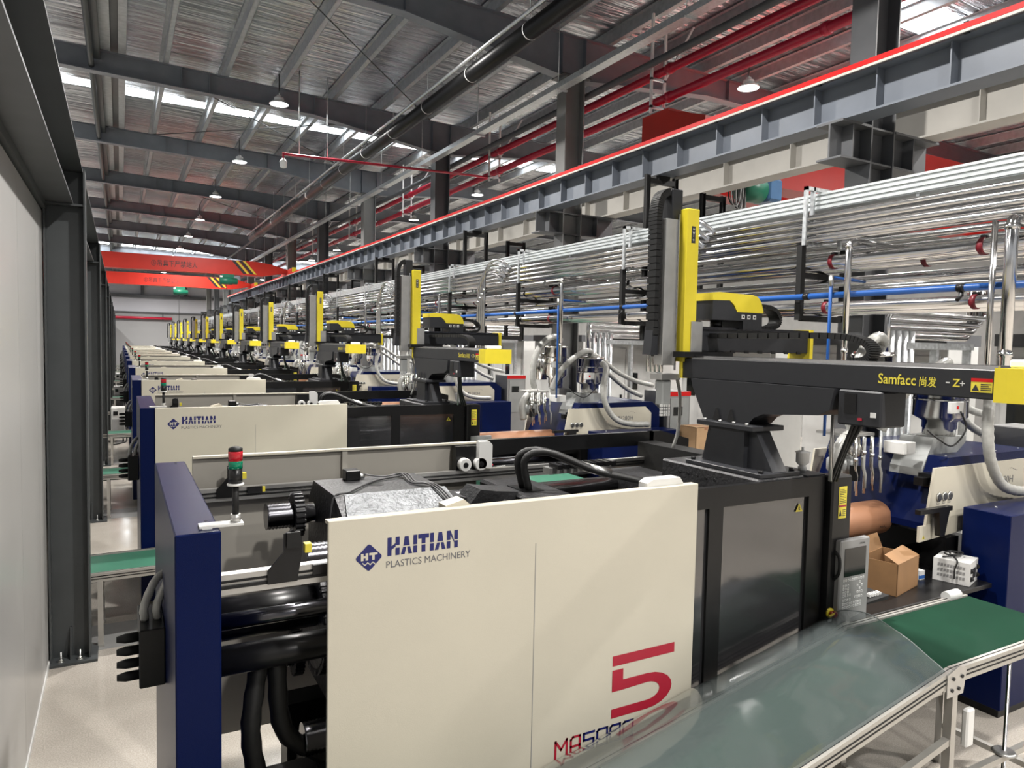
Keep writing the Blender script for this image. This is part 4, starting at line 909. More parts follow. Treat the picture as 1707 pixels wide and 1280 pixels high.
# ================================================================== NAVY CABINETS
def cabinet(label):
    t = thing('electrical_cabinet', label, 'cabinet', (7.5, 3.4, 0), 'navy cabinets in front of the injection units')
    build(bx(6.70, 8.3, 3.2, 3.6, 0.08, 1.81, bev=0.006), 'cabinet_body', 'navy', t)
    build(bx(6.74, 8.25, 3.23, 3.57, 0, 0.08), 'plinth', 'black', t)
    for xx in (7.5,): build(bx(xx - .003, xx + .003, 3.195, 3.2, 0.1, 1.79), 'door_gap', 'black', t)
    build(MB().lathe((6.95, 3.45, 1.81), [(0.012, 0), (0.01, .008)], n=8), 'lid_screw', 'white', t)
    build(bx(7.3, 7.34, 3.18, 3.2, 0.95, 1.1), 'door_handle', 'black', t)
    return t
C0 = cabinet('navy blue cabinet at the right edge beside the green conveyor')
for k in range(1, NM): dup(C0, (7.5, 3.4 + PITCH * k, 0), 'navy blue cabinet in front of the %s injection unit from the camera' % ORD[k])
# ================================================================== CONVEYORS
def conveyor(label, mainmat, cover, name='belt_conveyor'):
    t = thing(name, label, 'conveyor', (2.0, 2.73, 0), 'green belt conveyors')
    path = [(-0.55, 0.76), (1.75, 0.78), (4.38, 1.29), (5.84, 1.29)]
    ya, yb = 2.40, 3.06
    for (x0, z0), (x1, z1) in zip(path[:-1], path[1:]):
        build(MB().add([(x0, ya, z0), (x1, ya, z1), (x1, yb, z1), (x0, yb, z0), (x0, ya, z0 - .012), (x1, ya, z1 - .012), (x1, yb, z1 - .012), (x0, yb, z0 - .012)], [(0, 1, 2, 3), (7, 6, 5, 4), (0, 4, 5, 1), (3, 2, 6, 7), (1, 5, 6, 2), (0, 3, 7, 4)]), 'belt', mainmat, t, 'green conveyor belt')
        for y in (ya - 0.028, yb + 0.028):
            r = build(MB().bar((x0, y, z0 - 0.035), (x1, y, z1 - 0.035), 0.045, 0.09), 'side_rail', 'alu_frame', t)
            for dz in (-.012, .014):
                yo = y - 0.0235 if y < 2.7 else y + 0.0235
                build(MB().bar((x0, yo, z0 - 0.035 + dz), (x1, yo, z1 - 0.035 + dz), 0.003, 0.009), 'rail_slot', 'black_matt', r)
            build(MB().bar((x0, y, z0 + 0.0115), (x1, y, z1 + 0.0115), 0.003, 0.004), 'rail_slot', 'black_matt', r)
        build(MB().bar((x0, 2.73, z0 - 0.10), (x1, 2.73, z1 - 0.10), 0.62, 0.01), 'return_belt', 'belt_green', t)
    for x, z in ((-0.55, 0.72), (5.84, 1.25)): build(MB().lathe((x, ya, z), [(0.04, 0), (0.04, yb - ya)], 'y', 16), 'end_roller', mainmat, t)
    for y in (ya - 0.055, yb + 0.055):
        h = build(MB().prism([(4.30, 1.14), (4.47, 1.14), (4.50, 1.29), (4.42, 1.32), (4.30, 1.28)], 'y', y - 0.004, y + 0.004), 'hinge_plate', 'aluminium', t)
        for dx, dz in ((4.35, 1.18), (4.42, 1.18), (4.36, 1.25), (4.45, 1.25)): build(MB().lathe((dx, y - 0.004, dz), [(0.012, -.006), (0.012, 0.014)], 'y', 8), 'hinge_bolt', 'black_matt', h)
    # legs and braces
    def leg(x, z, y): return build(MB().box(x - .025, x + .025, y - .025, y + .025, 0.03, z).box(x - .03, x + .03, y - .03, y + .03, 0, .03), 'leg', 'alu_frame', t)
    for x, z in ((-0.2, .70), (1.5, .70), (3.1, .95), (4.40, 1.14), (5.6, 1.20)):
        for y in (ya - 0.028, yb + 0.028): leg(x, z, y)
        build(MB().box(x - .02, x + .02, ya, yb, 0.28, 0.32), 'cross_brace', 'alu_frame', t)
    for y in (ya - 0.028, yb + 0.028):
        build(MB().box(4.42, 5.6, y - .02, y + .02, 0.55, 0.59), 'long_brace', 'alu_frame', t)
        build(MB().bar((3.1, y, 0.6), (4.4, y, 0.85), 0.04, 0.04), 'long_brace', 'alu_frame', t)
    build(MB().lathe((5.05, 2.37, 0.0), [(0.05, 0), (0.05, .02), (0.012, .03), (0.012, 1.2)], n=10), 'adjusting_post', 'steel_bar', t)
    build(MB().lathe((5.05, 2.37, 0.60), [(0.06, -.012), (0.075, 0), (0.06, .012)], n=14), 'hand_wheel', 'aluminium', t)
    build(bx(4.52, 4.60, ya - 0.07, ya - 0.03, 0.78, 1.02, bev=0.01), 'speed_control', 'white', t)
    build(MB().lathe((5.6, 3.10, 1.31), [(0.04, 0), (0.04, .16)], 'x', 12), 'end_motor', 'white', t)
    if cover:
        n = 18; m = 20; mb = MB(); vs = []
        for i in range(m + 1):
            x = 1.9 + (4.32 - 1.9) * i / m
            z = 0.78 + (x - 1.75) / (4.38 - 1.75) * 0.51
            for j in range(n + 1):
                f = j / n
                y = ya - 0.03 + f * (yb + 0.07 - ya + 0.03)
                hgt = 0.012 + 0.19 * math.sin(pi * min(1, f * .90)) ** 0.7 * (0.45 + .75 * f) + 0.003 * math.sin(i * 1.7 + j)
                vs.append((x, y, z + hgt))
        fs = [(i * (n + 1) + j, (i + 1) * (n + 1) + j, (i + 1) * (n + 1) + j + 1, i * (n + 1) + j + 1) for i in range(m) for j in range(n)]
        mb.add(vs, fs, True)
        cc = build(mb, 'clear_cover', 'pvc_sheet', t, 'clear curved plastic sheet over the belt')
        build(MB().tube(vs[-(n + 1):], 0.004, 5), 'cover_edge', 'pvc_edge', cc)
    return t
conveyor('green belt conveyor in the foreground under a clear curved plastic sheet', 'belt_green', True)
cv = conveyor('green belt conveyor end standing in the aisle behind the front machine', 'belt_green_light', False)
cv.location.y += PITCH
for k in range(2, NM): dup(cv, (2.0, 2.73 + PITCH * k, 0), 'green belt conveyor end in the aisle before the %s machine from the camera' % ORD[k])
# ================================================================== PIPE RACK
YR = 70.0
t = thing('cable_trunking', 'bright ribbed zinc cable trunking on top of the pipe rack', 'cable tray', (6.15, 2, 4.55))
build(bx(6.10, 6.378, 1.2, YR, 4.59, 4.755), 'trunk_body', 'tray_zinc', t)
for z in (4.60, 4.645, 4.69, 4.735): build(bx(6.088, 6.10, 1.2, YR, z, z + 0.022), 'trunk_rib', 'tray_zinc', t)
for k in range(60): build(bx(6.12, 6.36, 1.6 + k * 1.1, 1.63 + k * 1.1, 4.565, 4.59), 'tray_rung', 'galvanised', t)
zr = [4.495, 4.425, 4.355, 4.285]; rown = ['top', 'second', 'third', 'bottom']; coln = ['front', 'middle', 'back']
for i, z in enumerate(zr):
    for j, x in enumerate((5.95, 6.09)):
        mb = MB().tube([(x, 1.2, z), (x, YR, z)], 0.028, 12)
        o = build(mb, 'steel_pipe', 'pipe_chrome', None, loc=(x, 1.2, z))
        tag(o, 'thin polished steel pipe in the rack bundle, %s row, %s column' % (rown[i], coln[j]), 'pipe', 'pipes of the rack bundle')
for (x, z, r, m, lab) in ((6.12, 4.07, 0.062, 'pipe_chrome', 'thick polished steel pipe with red clamps under the thin pipe bundle'), (6.32, 4.03, 0.055, 'pipe_chrome', 'thick steel pipe just behind the one with red clamps'),
                          (6.70, 3.93, 0.045, 'pipe_chrome', 'steel pipe close to the building columns, upper of two'), (6.72, 3.83, 0.045, 'pipe_chrome', 'steel pipe close to the building columns, lower of two'),
                          (6.045, 3.62, 0.052, 'pipe_chrome', 'thick steel pipe running right below the blue pipe'), (6.3, 3.60, 0.05, 'pipe_chrome', 'steel pipe behind the one below the blue pipe'), (6.345, 3.88, 0.035, 'pipe_chrome', 'slim steel pipe at blue pipe height behind the frames')):
    t = thing('steel_pipe', lab, 'pipe', (x, 1.2, z))
    build(MB().tube([(x, 1.2, z), (x, YR, z)], r, 16), 'pipe_run', m, t)
    if r > 0.05:
        for k, y in enumerate((6.24, 7.62, 12.7, 17.5, 22.0, 28.0, 34.0) if x < 6.2 else (6.82, 11.0, 16.0, 23.0, 30.0)):
            c = build(MB().lathe((x, y - 3.0, z), [(r, -.02), (r * 1.2, -.02), (r * 1.2, .02), (r, .02)], 'y', 14), 'pipe_clamp', 'clamp_red' if k % 2 == 0 or x < 6.2 else 'galvanised', t, 'red pipe clamp' if (k % 2 == 0 or x < 6.2) else None)
            build(bx(x - .025, x + .025, y - 3.02, y - 2.98, z + r, z + r + 0.025), 'clamp_lug', 'black', c)
for k, z in enumerate((4.15, 4.24, 4.33, 4.42, 4.51)):
    o = build(MB().tube([(6.77, 1.2, z), (6.77, YR, z)], 0.034, 12), 'steel_pipe', 'pipe_chrome', None, loc=(6.77, 1.2, z))
    tag(o, 'steel pipe of the rear bank against the columns, %s from its bottom' % ('first', 'second', 'third', 'fourth', 'fifth')[k], 'pipe', 'pipes of the rear bank')
t = thing('blue_pipe', 'slim blue air pipe running the length of the rack', 'pipe', (5.85, 1.2, 3.72))
build(MB().tube([(5.85, 1.2, 3.72), (5.85, YR, 3.72)], 0.028, 12), 'pipe_run', 'pipe_blue', t)
for k in range(16):
    y = 3.25 + 1.45 * k
    build(MB().lathe((5.85, y, 3.72), [(0.034, -.03), (0.034, .03)], 'y', 10), 'pipe_joint', 'black', t)
    if k % 3 == 0: build(MB().tube([(5.85, y, 3.75), (5.85, y, 3.66), (5.80, y, 3.62)], 0.016, 6), 'air_valve', 'black', t)
for k, y in enumerate((4.4, 9.1, 15.0, 21.0)):
    t = thing('blue_drop_pipe', 'thin blue drop pipe from the rack, %s from the camera' % ORD[k], 'pipe', (5.8, y, 2.4), 'blue drop pipes')
    build(MB().tube([(5.80, y, 2.4), (5.80, y, 3.86), (5.83, y, 3.88), (6.29, y, 3.87)], 0.014, 8), 'pipe_run', 'pipe_blue', t)
    build(MB().tube([(5.80, y, 3.80), (5.80, y, 3.90)], 0.022, 8), 'elbow_valve', 'bolt_zinc', t)
# rack support frames
for k in range(22):
    y = 4.8 + 2.87 * k
    t = thing('pipe_support', 'black and zinc pipe support of the rack, %s from the camera' % ORD[k], 'support frame', (6.2, y, 3.5), 'pipe rack frames')
    for x in (5.90, 6.0, 6.43): build(bx(x - .012, x + .012, y - .02, y + .02, 4.23, 4.80), 'upright', 'galvanised', t)
    build(bx(5.888, 6.45, y - .02, y + .02, 4.765, 4.80), 'top_bar', 'galvanised', t)
    for z in (4.46, 4.39, 4.32, 4.25): build(bx(5.89, 6.38, y - .022, y + .022, z - .003, z + .003), 'pipe_shelf', 'galvanised', t)
    for x in (5.94, 6.60): build(bx(x - .03, x + .03, y - .03 + .06, y + .03 + .06, 3.50, 4.24), 'post', 'black_matt', t)
    for z in (3.944, 3.518): build(bx(5.97, 6.57, y + .04, y + .09, z - .028, z + .028), 'cross_bar', 'black_matt', t)
for k in range(9):
    y = 7.86 + 5.95 * k
    t = thing('rack_portal', 'tall black steel portal rising behind the pipe rack, %s from the camera' % ORD[k], 'steel frame', (6.9, y, 0), 'tall black portals')
    for x, zt in ((6.42, 5.585), (6.92, 5.585), (7.45, 5.45), (7.85, 5.45)):
        build(MB().box(x - .035, x + .035, y - .004, y + .004, 3.3, zt).box(x - .035, x - .027, y - .03, y + .03, 3.3, zt).box(x + .027, x + .035, y - .03, y + .03, 3.3, zt), 'post', 'black_matt', t)
    build(bx(6.45, 6.9, y - .03, y + .03, 5.47, 5.54), 'cross_bar', 'black_matt', t); build(bx(6.6, 6.8, y - .03, y + .03, 5.535, 5.5902), 'hanger_plate', 'black_matt', t); build(bx(7.48, 7.82, y - .03, y + .03, 5.36, 5.43), 'cross_bar', 'black_matt', t); build(bx(6.45, 7.82, y - .03, y + .03, 3.3, 3.38), 'cross_bar', 'black_matt', t)
# groups of pipes that leave the bundle and drop to the machines
for k, y in enumerate((6.0, 10.8, 16.6, 22.5, 28.4, 34.3, 40.2)):
    t = thing('drop_pipe_set', 'four polished pipes bending out of the rack bundle, %s set from the camera' % ORD[k], 'pipes', (5.7, y + .4, 2.6), 'drop pipe sets')
    for i, z in enumerate(zr):
        yy = y + 0.08 * i
        build(MB().tube(bez([(5.894, yy, z), (5.79, yy + .12, z + .13), (5.745, yy + .33, z + .16), (5.72, yy + .52, z + .08), (5.71, yy + .61, z - .08), (5.71, yy + .63, z - .3), (5.71, yy + .63, 2.9)], 5), 0.025, 10), 'bent_pipe', 'pipe_chrome', t)
        build(MB().lathe((5.71, yy + .63, z - .34), [(0.031, -.02), (0.031, .02)], n=10), 'pipe_joint', 'pipe_chrome', t)
        build(MB().bar((5.885, yy + .01, z + .01), (5.79, yy + .12, z + .13), 0.05, 0.05), 'branch_joint', 'pipe_chrome', t)
for k, (y, r) in enumerate(((2.86, 0.042), (4.2, 0.027), (8.96, 0.027), (13.6, 0.027), (18.6, 0.027), (24.3, 0.027), (30.2, 0.027))):
    t = thing('drop_pipe', 'single polished drop pipe with an elbow at the rack, %s from the camera' % ORD[k], 'pipe', (5.78, y, 2.5), 'single drop pipes')
    build(MB().tube([(5.76, y, 2.95), (5.76, y, 4.155), (5.775, y, 4.185), (5.81, y, 4.195), (6.62, y, 4.195)], r, 12), 'pipe_run', 'pipe_chrome', t)
    for z in (4.14, 3.2): build(MB().lathe((5.76, y, z), [(r * 1.2, -.02), (r * 1.2, .02)], n=12), 'pipe_joint', 'pipe_chrome', t)
    if k == 0: build(MB().tube([(5.78, y + 0.13, 2.95), (5.78, y + 0.13, 4.2)], 0.022, 8), 'side_pipe', 'pipe_chrome', t)
# water manifold beside each injection unit
def manifold(label):
    t = thing('water_manifold', label, 'pipework', (8.3, 4.95, 0), 'water manifolds between the machines')
    for i in range(4):
        z = 3.64 - .085 * i; y = 5.05 + .07 * i
        build(MB().tube([(7.66 + .05 * i, y, z - .5), (7.66 + .05 * i, y, z - .06), (7.69 + .05 * i, y, z - .01), (7.74 + .05 * i, y, z), (9.6, y, z), (9.66, y, z + .03), (9.68, y, z + .1), (9.68, y, 4.0)], 0.036, 10), 'manifold_pipe', 'pipe_chrome', t)
    for i in range(5): build(MB().tube([(7.72 + .13 * i, 5.13, 0.05), (7.72 + .13 * i, 5.13, 3.45)], 0.045, 10), 'riser_pipe', 'galvanised', t)
    build(bx(8.1, 9.5, 5.08, 5.2, 3.24, 3.32), 'support_channel', 'galvanised', t)
    for x in (8.75, 9.45): build(bx(x - .03, x + .03, 5.1, 5.18, 0, 3.24), 'channel_post', 'galvanised', t)
    return t
W0 = manifold('polished water manifold pipes behind the nearest hopper group')
for k in range(1, NM): dup(W0, (8.3, 4.95 + PITCH * k, 0), 'polished water manifold pipes behind the %s hopper group from the camera' % ORD[k])
def sidecab(label):
    t = thing('dryer_cabinet', label, 'cabinet', (8.7, 3.95, 0), 'grey dryer cabinets')
    build(bx(8.42, 8.95, 3.65, 4.3, 0.1, 2.42, bev=0.01), 'cabinet_body', 'panel_grey', t)
    build(bx(8.48, 8.90, 3.64, 3.65, 1.5, 2.3), 'door_panel', 'hopper_cast', t); build(bx(8.46, 8.92, 3.7, 4.25, 0, 0.1), 'plinth', 'black', t)
    build(bx(8.55, 8.75, 3.632, 3.64, 2.0, 2.15), 'display', 'screen', t)
    build(bx(8.42, 8.95, 3.645, 3.65, 2.34, 2.42), 'red_stripe', 'rail_red', t)
    return t
D0 = sidecab('grey dryer cabinet at the end of the nearest injection unit')
for k in range(1, NM): dup(D0, (8.7, 3.95 + PITCH * k, 0), 'grey dryer cabinet at the end of the %s injection unit from the camera' % ORD[k])
# white enclosure cabinets along the far side of the machine bay
def whitecab(label):
    t = thing('white_enclosure', label, 'enclosure', (10.4, 3.9, 0), 'white enclosures behind the machines')
    build(bx(10.05, 10.8, 2.75, 5.1, 0.05, 3.3, bev=0.01), 'enclosure_body', 'white', t)
    for y in (3.35, 4.5):
        d = build(bx(10.03, 10.05, y - .5, y + .5, 0.3, 3.15), 'door', 'white', t)
        build(bx(10.02, 10.03, y - .12 + .3, y + .12 + .3, 2.25, 2.62), 'window', 'screen', d)
        build(bx(9.99, 10.03, y - .42, y - .39, 1.9, 2.1), 'handle', 'black', d)
    build(bx(10.0, 10.85, 2.75, 5.1, 3.3, 3.46), 'top_beam', 'steel_mid', t)
    return t
E0 = whitecab('white enclosure with dark windows at the right edge behind the nearest hopper')
for k in range(1, 18): dup(E0, (10.4, 3.9 + 2.96 * k, 0), 'white enclosure with dark windows behind the machines, %s from the camera' % ORD[k])
# ================================================================== OVERHEAD SERVICES
t = thing('exhaust_pipe', 'long black overhead pipe with white hoops below the rafters', 'pipe', (5.2, 4, 7.7))
build(MB().tube([(5.2, 4, 7.7), (5.2, 34, 7.7)], 0.125, 18), 'pipe_run', 'black', t)
build(MB().tube([(5.04, 4, 7.84), (5.04, 34, 7.84)], 0.03, 8), 'conduit', 'galvanised', t)
for k in range(15):
    y = 5.2 + 1.95 * k
    build(MB().lathe((5.2, y, 7.7), [(0.128, -.012), (0.131, 0), (0.128, .012)], 'y', 18, cap=False), 'hoop', 'lamp_white', t)
    build(MB().tube([(5.2, y, 7.82), (5.2, y, rz(5.2) + .02)], 0.006, 4), 'hanger_rod', 'galvanised', t)
t = thing('overhead_tray', 'grey overhead cable tray passing in front of the building columns', 'cable tray', (6.35, 4, 7.4))
build(MB().box(6.28, 6.44, 3, 60, 7.38, 7.385).box(6.28, 6.285, 3, 60, 7.385, 7.47).box(6.435, 6.44, 3, 60, 7.385, 7.47), 'tray_channel', 'galvanised', t)
for k in range(19):
    y = 4.05 + 3 * k
    build(MB().tube([(6.3, y, 7.38), (6.3, y, rz(6.3) + .05)], 0.008, 4), 'hanger_rod', 'galvanised', t); build(bx(6.25, 6.47, y - .02, y + .02, 7.35, 7.38), 'tray_bracket', 'galvanised', t)
for i, (x, z, r, m, lab) in enumerate(((7.62, 7.8, 0.06, 'steel_mid', 'grey overhead pipe running behind the building columns'), (5.75, 8.02, 0.05, 'steel_mid', 'slim grey overhead pipe just right of the black one'))):
    t = thing('overhead_pipe', lab, 'pipe', (x, 4, z)); build(MB().tube([(x, 4, z), (x, 60, z)], r, 12), 'pipe_run', m, t)
    for k in range(9): build(MB().tube([(x, 6 + 6 * k, z), (x, 6 + 6 * k, rz(x) + .05)], 0.008, 4), 'hanger_rod', 'galvanised', t)
for z, nm in ((7.80, 'upper'), (7.34, 'lower')):
    t = thing('fire_main', '%s of the two thick red fire pipes under the roof' % nm, 'pipe', (8.0, 4, z), 'red fire mains')
    build(MB().tube([(8.0, 2, z), (8.0, 60, z)], 0.07, 16), 'pipe_run', 'fire_red', t)
    for k in range(14): build(MB().lathe((8.0, 6.3 + 3 * k, z), [(0.07, -.05), (0.088, -.05), (0.088, .05), (0.07, .05)], 'y', 14), 'pipe_coupling', 'fire_red', t)
for k in range(8):
    y = 9.6 + 6 * k
    t = thing('pipe_hanger', 'white pipe hanger frame around the red fire pipes, %s from the camera' % ORD[k], 'hanger', (8.0, y, 7.2), 'fire pipe hangers')
    for x in (7.86, 8.14): build(bx(x - .02, x + .02, y - .02, y + .02, 7.14, rz(8) + .02), 'hanger_post', 'lamp_white', t)
    for z in (7.70, 7.24): build(bx(7.84, 8.16, y - .02, y + .02, z - .02, z + .02), 'hanger_bar', 'galvanised', t)
    build(MB().bar((8.14, y, 7.7), (8.75, y, rz(8.7)), 0.03, 0.03), 'hanger_strut', 'lamp_white', t)
t = thing('sprinkler_branch', 'thin red sprinkler branch pipe crossing below the black pipe', 'pipe', (3.1, 15.8, 7.15))
build(MB().tube([(3.05, 15.8, 7.13), (7.925, 15.8, 7.27)], 0.028, 10), 'pipe_run', 'fire_red', t)
build(MB().tube([(3.07, 15.8, 7.13), (3.07, 15.8, 7.02)], 0.02, 8), 'drop_nipple', 'fire_red', t)
build(MB().lathe((3.07, 15.8, 6.83), [(0.03, 0), (0.07, .02), (0.075, .1), (0.08, .14), (0.05, .17), (0.03, .2)], n=16), 'detector', 'lamp_white', t)
for x in (3.4, 4.0): build(MB().tube([(x, 15.8, 7.15), (x, 15.8, rz(x) + .05)], 0.012, 6), 'hanger_rod', 'galvanised', t)
# ================================================================== BRIDGE CRANES
def crane(y, label, hx, hookz):
    t = thing('bridge_crane', label, 'crane', (3, y, 6.1))
    g = build(MB().prism([(-1.7, 5.97), (5.6, 5.97), (6.45, 6.14), (6.62, 6.14), (6.62, 6.30), (5.9, 6.50), (5.2, 6.58), (-1.7, 6.58)], 'y', y, y + 0.5), 'girder', 'crane_red', t, 'bright red box girder')
    build(bx(-1.7, 5.6, y - .04, y + .54, 5.955, 5.97), 'bottom_flange', 'crane_red', t)
    place = front(y - 0.004)
    build(text_mb('⑤吊具下严禁站人', place, 1.15, 6.12, w=1.75, h=0.26, bold=0.004), 'lettering', 'black_print', g)
    for i in range(2):
        x = 4.25 + .3 * i
        build(poly_mb([[(x, 6.57), (x + .14, 6.57), (x + .62, 6.02), (x + .48, 6.02)]], place), 'hazard_stripe', 'black_print', g)
        build(poly_mb([[(x + .16, 6.57), (x + .26, 6.57), (x + .74, 6.02), (x + .64, 6.02)]], place), 'hazard_stripe', 'yellow_print', g)
    for x in (-1.75, 6.60):
        e = build(bx(x, x + 0.2, y - 0.9, y + 1.4, 6.1, 6.32), 'end_carriage', 'crane_red', t)
        build(bx(x + .02, x + .18, y - 1.0, y - 0.9, 6.1, 6.35), 'buffer', 'yellow', e)
        for yy in (y - .6, y + 1.1): build(MB().lathe((x + .06, yy, 6.155), [(0.07, 0), (0.07, .08)], 'x', 14), 'wheel', 'black', e)
    h = build(MB().lathe((hx, y - 0.12, 5.66), [(0.1, 0), (0.16, .02), (0.16, .5), (0.13, .52), (0.13, .72), (0.08, .74)], 'x', 16), 'hoist', 'hoist_green', t, 'green electric hoist')
    build(bx(hx + .1, hx + .6, y - .1, y + .3, 5.80, 5.955), 'hoist_trolley', 'hoist_green', h)
    build(bx(hx + .02, hx + .12, y - .18, y - .06, 5.80, 5.88), 'hoist_box', 'lamp_white', h)
    build(MB().tube([(hx + .28, y - .1, 5.5), (hx + .28, y - .1, hookz)], 0.012, 5), 'hoist_rope', 'black', h)
    return t
crane(33.0, 'near red bridge crane with black lettering spanning the machine bay', 3.75, 5.3)
crane(43.0, 'far red bridge crane half hidden behind the near one', 2.55, 3.4)
t = thing('bridge_crane', 'red bridge crane with shade-darkened girders in the neighbouring bay behind the cream runway', 'crane', (12, 9, 6.1))
gpoly = [(8.35, 6.1), (9.6, 5.93), (21.9, 5.93), (21.9, 7.08), (11.5, 7.08), (8.35, 6.45)]
for y in (8.5, 9.5): build(MB().prism(gpoly, 'y', y, y + .5), 'girder', 'crane_red_shaded', t)
for z in (6.2, 6.62): build(bx(11.5, 21.9, 8.485, 8.5, z, z + .02), 'girder_rib', 'crane_red_shaded', t)
build(MB().prism([(9.81, 6.09), (9.81, 7.1), (9.15, 7.1), (9.15, 7.06), (8.3, 6.76), (8.3, 6.09)], 'x', 7.86, 8.36), 'end_carriage', 'crane_red', t)
h = build(MB().lathe((8.55, 8.2, 5.72), [(0.12, 0), (0.2, .02), (0.2, .42), (0.15, .45)], 'x', 18), 'hoist', 'hoist_green', t, 'green hoist drum with a blue motor')
build(bx(9.0, 9.32, 8.02, 8.4, 5.55, 5.92, bev=0.04), 'hoist_motor', 'hoist_blue', h); build(bx(8.6, 9.2, 8.15, 8.5, 5.86, 5.98), 'hoist_bracket', 'steel_dark', h)
for k in range(6):
    a = 0.1 + .02 * k
    build(MB().tube(bez([(8.2 + .05 * k, 8.1, 5.9), (8.22 + .05 * k, 8.1, 5.6 - a), (8.36 + .04 * k, 8.1, 5.55 - a), (8.5 + .01 * k, 8.1, 5.85)], 6), 0.012, 5), 'festoon_cable', 'panel_grey' if k % 2 else 'rubber', h)
# ================================================================== BACK WALL DETAILS
t = thing('wall_fire_pipe', 'dark red fire pipe fixed along the grey end wall', 'pipe', (2, YEND - .35, 4.95))
build(MB().tube([(-2, YEND - .25, 4.95), (4.4, YEND - .25, 4.95)], 0.12, 12), 'pipe_run', 'fire_red', t)
for x in (-1, 3.6): build(bx(x - .05, x + .05, YEND - .3, YEND, 4.8, 5.42), 'pipe_bracket', 'steel_mid', t)
# ================================================================== SMALL OBJECTS
def carton(label, x0, x1, y0, y1, z0, z1, m, open_):
    t = thing('cardboard_box', label, 'box', ((x0 + x1) / 2, (y0 + y1) / 2, z0))
    build(bx(x0, x1, y0, y0 + .006, z0, z1), 'box_side', m, t); build(bx(x0, x1, y1 - .006, y1, z0, z1), 'box_side', m, t); build(bx(x0, x0 + .006, y0, y1, z0, z1), 'box_side', m, t); build(bx(x1 - .006, x1, y0, y1, z0, z1), 'box_side', m, t); build(bx(x0, x1, y0, y1, z0, z0 + .006), 'box_bottom', m, t)
    if open_:
        build(MB().add([(x0, y0, z1), (x1, y0, z1), (x1 - .02, y0 + .13, z1 + .06), (x0 + .03, y0 + .12, z1 + .05), (x0, y0 + .004, z1 + .004), (x1, y0 + .004, z1 + .004)], [(0, 1, 2, 3)]), 'box_flap', m, t)
        build(MB().add([(x1, y0, z1), (x1, y1, z1), (x1 + .1, y1 - .03, z1 - .07), (x1 + .09, y0 + .02, z1 - .05)], [(0, 1, 2, 3)]), 'box_flap', m, t)
        build(MB().add([(x0, y1, z1), (x1, y1, z1), (x1, y1 + .05, z1 + .12), (x0, y1 + .06, z1 + .13)], [(0, 1, 2, 3)]), 'box_flap', m, t)
    else:
        build(bx(x0, x1, y0, y1, z1 - .006, z1), 'box_lid', m, t); build(bx(x0 + (x1 - x0) * .42, x0 + (x1 - x0) * .58, y0 - .001, y1 + .001, z1 - .05, z1 + .001), 'tape', 'copper_wrap', t)
    return t
bxo = carton('open brown cardboard box on the black machine bed beside the control panel', 5.50, 5.96, 3.50, 3.80, 1.201, 1.47, 'carton', True)
bxo.rotation_euler.z = 0.22
carton('closed light cardboard box on the floor at the end of the second injection unit', 8.34, 8.82, 8.75, 9.2, 0.0, 0.95, 'carton_light', False)
carton('closed light cardboard box stacked on another at the end of the second injection unit', 8.36, 8.80, 8.78, 9.18, 0.951, 1.88, 'carton_light', False)
t = thing('spray_can', 'blue spray can with a white cap next to the open cardboard box', 'spray can', (6.10, 3.72, 1.201))
build(MB().lathe((6.10, 3.72, 1.201), [(0.032, 0), (0.034, .01), (0.034, .17), (0.026, .19)], n=16), 'can_body', 'spray_blue', t); build(MB().lathe((6.10, 3.72, 1.39), [(0.027, 0), (0.027, .055), (0.022, .06)], n=14), 'cap', 'white', t)
t = thing('small_carton', 'small white and blue carton beside the spray can', 'box', (6.18, 3.66, 1.201)); build(bx(6.145, 6.215, 3.63, 3.70, 1.201, 1.28), 'carton_body', 'white', t); build(bx(6.144, 6.216, 3.629, 3.64, 1.21, 1.24), 'blue_band', 'spray_blue', t)
t = thing('power_unit', 'white perforated power unit with a coiled black cable on top', 'power unit', (6.45, 3.42, 1.2))
A = [Vector((6.28, 3.60, 0)), Vector((6.36, 3.33, 0)), Vector((6.63, 3.41, 0)), Vector((6.55, 3.68, 0))]
mb = MB(); mb.add([(p.x, p.y, 1.203) for p in A] + [(p.x, p.y, 1.40) for p in A], [(0, 1, 2, 3), (4, 5, 6, 7), (0, 1, 5, 4), (1, 2, 6, 5), (2, 3, 7, 6), (3, 0, 4, 7)])
pu = build(mb, 'housing', 'white', t)
d = (A[1] - A[0]); nrm = Vector((-.31, -.1, 0)).normalized() * .0
for r in range(3):
    for c in range(9):
        p = A[0] + d * (0.12 + .085 * c); z = 1.245 + .045 * r; o_ = (A[0] - A[3]).normalized() * .002
        q = p + d.normalized() * .018
        build(MB().add([(p.x + o_.x, p.y + o_.y, z), (q.x + o_.x, q.y + o_.y, z + .004), (q.x + o_.x + d.x * .01, q.y + o_.y + d.y * .01, z + .028), (p.x + o_.x + d.x * .01, p.y + o_.y + d.y * .01, z + .026)], [(0, 1, 2, 3)]), 'vent_slot', 'panel_grey', pu)
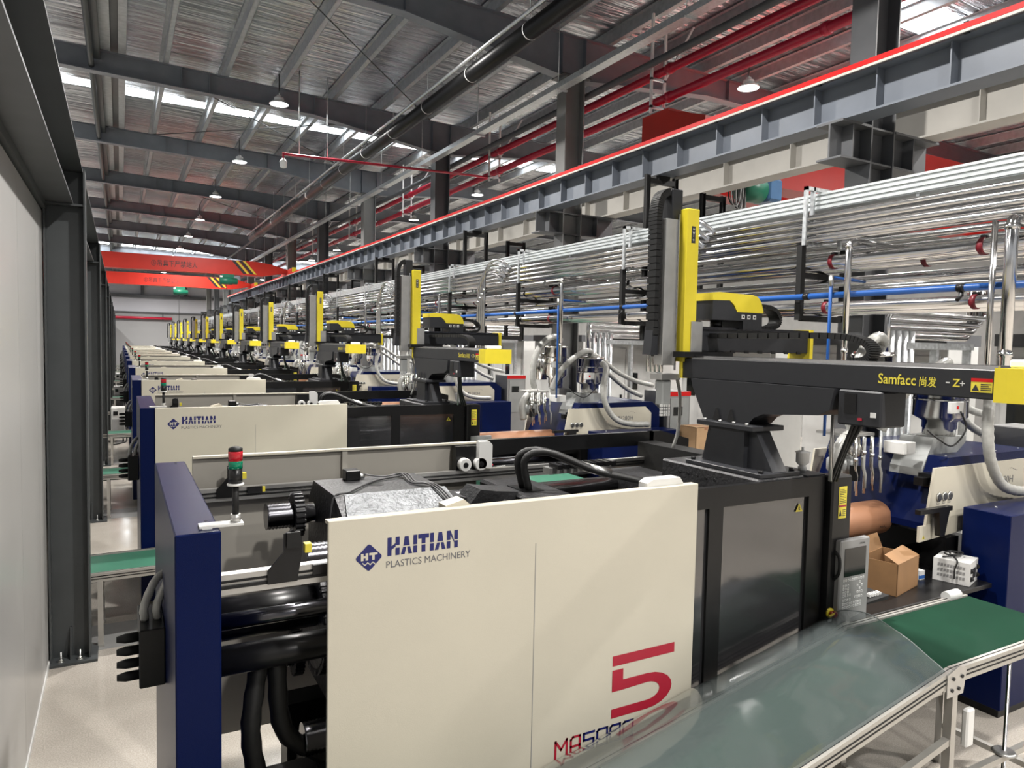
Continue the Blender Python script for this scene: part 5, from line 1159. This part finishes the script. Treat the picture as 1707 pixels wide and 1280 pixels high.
e = (A[2] - A[1]); o_ = (A[1] - A[0]).normalized() * .003
p = A[1] + e * .35 + o_; q = A[1] + e * .72 + o_
build(MB().add([(p.x, p.y, 1.25), (q.x, q.y, 1.25), (q.x, q.y, 1.34), (p.x, p.y, 1.34)], [(0, 1, 2, 3)]), 'front_label', 'black_print', pu)
for i in range(4):
    c = A[1] + e * (.12 if i < 2 else .86) + o_; z = 1.26 + .07 * (i % 2)
    build(MB().lathe((c.x, c.y, z), [(0.02, -.01), (0.02, .012), (0.012, .015)], 'x', 10), 'knob', 'black', pu)
build(MB().tube(bez([(6.33, 3.55, 1.41), (6.42, 3.50, 1.42), (6.54, 3.52, 1.425), (6.55, 3.58, 1.425), (6.45, 3.60, 1.42), (6.37, 3.53, 1.43), (6.46, 3.47, 1.435), (6.54, 3.50, 1.435), (6.46, 3.56, 1.43), (6.38, 3.48, 1.42), (6.325, 3.42, 1.40), (6.31, 3.43, 1.33), (6.31, 3.43, 1.25)], 6), 0.007, 6), 'power_cable', 'rubber', t)
# temperature controllers standing in the left aisle
for k, y in enumerate((24.6, 34.9, 47.2)):
    t = thing('temperature_controller', 'light grey temperature controller cabinet in the left aisle, %s of three' % ('nearest', 'middle', 'farthest')[k], 'cabinet', (-0.08, y, 0), 'aisle temperature controllers')
    build(bx(-0.26, 0.12, y - .3, y + .3, 0.12, 1.05, bev=0.02), 'cabinet_body', 'white', t); build(bx(-0.2, -0.08, y - .305, y - .3, 0.82, 0.94), 'display', 'screen', t)
    build(bx(-0.24, 0.10, y - .303, y - .3, 0.2, 0.7), 'front_panel', 'panel_grey', t)
    for x in (-.2, .06):
        for dy in (-.22, .22): build(MB().lathe((x, y + dy, 0.06), [(0.06, -.02), (0.06, .02)], 'x', 12), 'castor', 'black', t)
    build(MB().tube(bez([(0.12, y, 0.5), (0.15, y - .1, 0.3), (0.14, y - .3, 0.04), (0.0, y - .6, 0.021), (-.2, y - .9, 0.02)], 6), 0.02, 6), 'water_hose', 'rubber', t)
